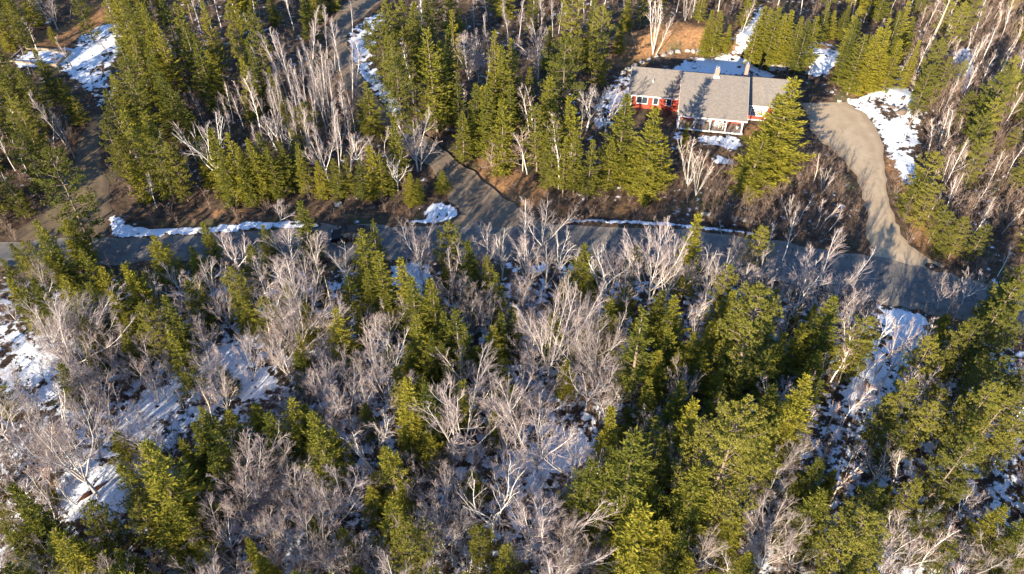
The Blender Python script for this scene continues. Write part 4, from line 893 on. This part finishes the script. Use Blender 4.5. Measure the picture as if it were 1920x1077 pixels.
# porch furniture
def chair(lx, ly, rot, lab):
    x, y = hw(lx, ly); t = thing('patio_chair', lab, 'chair', (x, y, .442), HA + rot, 'white chairs on the porch')
    s = BM()
    for i in range(5): s.box(-.28, .28, -.28 + i * .115, -.19 + i * .115, .36, .39)
    s.out('seat', M['white'], t)
    bk_ = BM()
    for i in range(5): bk_.box(-.27 + i * .11, -.18 + i * .11, .28, .31, .36, 1.0, rot=(-.3, 'X'), about=(0, .29, .37))
    bk_.out('backrest', M['white'], t)
    for sx in (-1, 1):
        BM().box(sx * .33 - .05, sx * .33 + .05, -.34, .36, .58, .605).out('armrest', M['white'], t)
        BM().box(sx * .31 - .025, sx * .31 + .025, -.3, -.24, 0, .578).out('leg', M['white'], t)
        BM().box(sx * .31 - .025, sx * .31 + .025, .22, .28, 0, .578).out('leg', M['white'], t)
chair(3.1, 1.75, .5, 'white slatted chair behind the second porch post')
chair(3.9, 1.5, -.4, 'white slatted chair left of the white porch bench')
chair(5.75, 1.4, -.6, 'white slatted chair left of the round porch table')
chair(7.05, 1.35, .6, 'white slatted chair right of the round porch table')
x, y = hw(4.65, 2.3); t = thing('bench', 'white bench against the porch wall in the second bay', 'bench', (x, y, .442), HA)
s = BM(); [s.box(-.45, .45, -.25 + i * .12, -.16 + i * .12, .40, .43) for i in range(4)]; s.out('seat', M['white'], t)
s = BM(); [s.box(-.45, .45, .25, .28, .5 + i * .12, .58 + i * .12) for i in range(4)]; s.out('backrest', M['white'], t)
for sx in (-1, 1):
    for sy in (-1, 1): BM().box(sx * .42 - .03, sx * .42 + .03, sy * .22 - .03, sy * .22 + .03, 0, .40 if sy < 0 else .95).out('leg', M['white'], t)
x, y = hw(6.4, 1.5); t = thing('table', 'round white table between two porch chairs', 'table', (x, y, .442), HA)
BM().cyl(0, 0, .68, .72, .42, n=28).out('tabletop', M['white'], t)
for a in range(4): BM().box(.26 * math.cos(a * PI / 2) - .03, .26 * math.cos(a * PI / 2) + .03, .26 * math.sin(a * PI / 2) - .03, .26 * math.sin(a * PI / 2) + .03, 0, .68).out('leg', M['white'], t)
x, y = hw(9.1, 1.5); t = thing('plant_pot', 'small white pot near the right end of the porch', 'pot', (x, y, .442), HA)
BM().cyl(0, 0, 0, .36, .13, .2, 20).cyl(0, 0, .361, .41, .22, .22, 20).out('pot', M['white'], t)
BM().cyl(0, 0, .412, .43, .17, .15, 16).out('soil', M['wood'], t)

# ------------------------------------------------------------------ the black car on the road
m, n, l, b = nodes('black_paint', .45, .3); b.inputs['Base Color'].default_value = (.012, .012, .015, 1); M['black'] = m
m, n, l, b = nodes('tyre_rubber', .9, .1); b.inputs['Base Color'].default_value = (.02, .02, .02, 1); M['tyre'] = m
m, n, l, b = nodes('headlight_glass', .1, .6); b.inputs['Base Color'].default_value = (.7, .72, .75, 1); M['lamp'] = m
m, n, l, b = nodes('tail_light', .2, .6); b.inputs['Base Color'].default_value = (.4, .02, .02, 1); M['tail'] = m
cx, cy = flat(660, 449); CAR = thing('car', 'black car on the shaded paved road behind a spruce, facing left', 'car', (cx, cy, .09), math.radians(4))
CAR.scale = (1.12, 1.08, 1.1)
# side outline, front at -x, lofted over seven widths so that the cabin narrows
prof = [(-2.25, .38), (-2.28, .62), (-2.1, .80), (-1.2, .95), (-.55, 1.40), (.1, 1.52), (1.1, 1.50), (1.75, 1.30), (2.05, 1.0), (2.22, .90), (2.25, .42), (1.85, .28), (-1.9, .28)]
bm_ = bmesh.new(); rows = []
for yy, f in ((-.90, .86), (-.86, 1.0), (0, 1.0), (.86, 1.0), (.90, .86)):
    row = []
    for px_, pz_ in prof:
        tumble = 1 - .20 * max(0, (pz_ - .92)) / .6
        zc = pz_ + (0.03 if yy == 0 and pz_ > .6 else 0)
        if f < 1: zc = .28 + (pz_ - .28) * .94; px2 = px_ * .985
        else: px2 = px_
        row.append(bm_.verts.new((px2, yy * tumble, zc)))
    rows.append(row)
for a, c in zip(rows[:-1], rows[1:]):
    for i in range(len(prof)): bm_.faces.new((a[i], a[(i + 1) % len(prof)], c[(i + 1) % len(prof)], c[i]))
bm_.faces.new(rows[0]); bm_.faces.new(rows[-1][::-1])
w_ = BM(); w_.b.free(); w_.b = bm_
body = w_.out('body', M['black'], CAR, smooth=True); md = body.modifiers.new('bevel', 'BEVEL'); md.width = .05; md.segments = 3; md.limit_method = 'ANGLE'; md.angle_limit = .5
def pane_(name, pts):
    g = BM(); g.face(pts); o = g.out(name, M['glass'], CAR); sm_ = o.modifiers.new('thick', 'SOLIDIFY'); sm_.thickness = .012; return o
pane_('windshield', [(-1.14, -.72, 1.02), (-1.14, .72, 1.02), (-.62, .62, 1.385), (-.62, -.62, 1.385)])
pane_('rear_window', [(1.98, -.66, 1.10), (1.98, .66, 1.10), (1.74, .6, 1.345), (1.74, -.6, 1.345)])
for sy in (-1, 1):
    pane_('side_window', [(-.95, sy * .885, 1.0), (.2, sy * .885, 1.0), (.2, sy * .765, 1.42), (-.5, sy * .79, 1.34)])
    pane_('side_window', [(.3, sy * .885, 1.0), (1.7, sy * .885, 1.0), (1.45, sy * .79, 1.36), (.3, sy * .765, 1.42)])
    BM().box(-2.27, -2.05, sy * .68 - .16, sy * .68 + .16, .62, .76, .02).out('headlight', M['lamp'], CAR)
    BM().box(2.1, 2.27, sy * .7 - .12, sy * .7 + .12, .74, .9, .02).out('tail_light', M['tail'], CAR)
    for wx in (-1.38, 1.38):
        wh = BM().wheel(wx, sy * .82, .33, .33, .22).out('wheel', M['tyre'], CAR); BM().wheel(wx, sy * .9, .33, .2, .10, 16).out('rim', M['metal'], wh)

# ------------------------------------------------------------------ boulders
def rock_mat(name, a, c):
    m, n, l, b = nodes(name, .9, .2)
    f = noise(n, l, 2.2, 8, .7, sc=(1, 1, 1)); l.new(mixc(n, l, ramp(n, l, f, [(.3, 0.), (.7, 1.)]), a, c), b.inputs['Base Color']); bump(n, l, b, f, .8, .15); return m
M['rock'] = rock_mat('grey_rock', (.26, .24, .22), (.52, .49, .45)); M['rockd'] = rock_mat('brown_rock', (.12, .085, .065), (.25, .19, .15))
RK = []
for i in range(4):
    bm_ = bmesh.new(); bmesh.ops.create_icosphere(bm_, subdivisions=3, radius=1); r = random.Random(i)
    pl = [(Vector((r.uniform(-1, 1), r.uniform(-1, 1), r.uniform(-.3, 1))).normalized(), r.uniform(.6, .85)) for _ in range(9)]
    for v_ in bm_.verts:
        for nn, dd in pl:
            e_ = v_.co.dot(nn) - dd
            if e_ > 0: v_.co -= nn * e_ * .9
        v_.co *= 1 + .05 * math.sin(v_.co.x * 7 + i) * math.cos(v_.co.y * 6)
    me = bpy.data.meshes.new('boulder'); bm_.to_mesh(me); bm_.free()
    for p in me.polygons: p.use_smooth = False
    me2 = me.copy(); me.materials.append(M['rock']); me2.materials.append(M['rockd']); RK.append((me, me2))
def boulder(u, v, s, lab, dark=0, grp=None):
    x, y, z = at(u, v); o = link('boulder', RK[random.randrange(4)][dark]); o.location = (x, y, z + .15 * s)
    o.scale = (s * random.uniform(.9, 1.2), s * random.uniform(.7, .95), s * random.uniform(.6, .8)); o.rotation_euler = (0, 0, random.uniform(0, 6))
    o['label'] = lab; o['category'] = 'boulder'; o['group'] = grp or 'boulders round the house'
for j, (u, v, s) in enumerate([(1290, 95, .5), (1301, 94, .55), (1313, 95, .75), (1327, 95, .85), (1341, 97, .75), (1356, 101, .55), (1368, 103, .5), (1380, 106, .4)]):
    boulder(u, v, s, ('leftmost boulder' if j == 0 else '%s boulder from left' % ORD[j]) + ' in the pale stone row behind the house')
for j, (u, v, s) in enumerate([(1168, 138, .6), (1179, 131, .6), (1190, 124, .65), (1203, 118, .6), (1217, 113, .65), (1231, 108, .6), (1245, 104, .6), (1258, 100, .6), (1272, 97, .55)]):
    boulder(u, v, s, ('leftmost boulder' if j == 0 else '%s boulder from left' % ORD[j]) + ' in the dark stone wall behind the left wing')
boulder(1451, 109, 1.35, 'large pale grey boulder below the spruces right of the house, left of a pair')
boulder(1468, 107, 1.2, 'large pale grey boulder below the spruces right of the house, right of a pair')
boulder(1527, 124, .6, 'round reddish brown rock in the snow patch right of the house', 1)
boulder(1689, 212, .85, 'largest dark rock in the snow right of the driveway', 1)
for j, (u, v, s) in enumerate([(1655, 197, .3), (1662, 198, .32), (1674, 202, .5), (1669, 180, .28), (1683, 203, .3), (1693, 185, .45), (1697, 200, .3), (1712, 203, .35), (1648, 186, .25), (1660, 181, .25)]):
    boulder(u, v, s, ('leftmost small dark rock' if j == 0 else '%s small dark rock from the house side' % ORD[j]) + ' in the driveway-side snow', 1)
for j, (u, v, s) in enumerate([(1584, 158, .5), (1598, 160, .6), (1612, 163, .5), (1625, 168, .4), (1560, 172, .4), (1574, 190, .35), (1592, 186, .35), (1500, 100, .35)]):
    boulder(u, v, s, '%s pale rock on the tan bank at the driveway head' % ('leftmost' if j == 7 else ('middle', 'next', 'wide', 'rightmost', 'upper left', 'low left', 'lowest')[j]))
for j, (u, v, s) in enumerate([(1322, 402, .5), (1334, 405, .5), (1346, 404, .45), (1372, 408, .4), (1384, 411, .5), (1396, 413, .5), (1408, 416, .4), (634, 384, .6)]):
    boulder(u, v, s, ('%s grey rock above the roadside snow strip' % ('leftmost', 'second', 'third', 'fourth', 'fifth', 'sixth', 'rightmost')[j]) if j < 7 else 'pale rock at the wood edge above the paved road')
# low timber frame in the top-left clearing, fallen log in the lower-left snow
x, y, z = at(75, 107); fr_ = thing('timber_frame', 'low weathered timber frame lying in the top-left snow clearing', 'frame', (x, y, hz(x, y) + .1), math.radians(-8))
for a in ((-4.2, 4.2, -2.4, -2.2), (-4.2, 4.2, 2.2, 2.4), (-4.4, -4.2, -2.4, 2.4), (4.2, 4.4, -2.4, 2.4)): BM().box(*a, -.3, .22).out('rail', M['wood'], fr_)
x, y, z = at(174, 925); lg = thing('fallen_log', 'dark reddish fallen log on the lower-left snow', 'log', (x, y, z + .2), math.radians(47))
t_ = Tubes(); t_.add([(-1.6, 0, 0), (-.6, .05, .05), (.6, 0, .03), (1.6, .08, -.05)], [.02, .24, .2, .02], 8, 0); m = bark('red_brown_bark', (.07, .03, .022), (.13, .06, .04)); link('log', t_.mesh('log', [m]), lg)
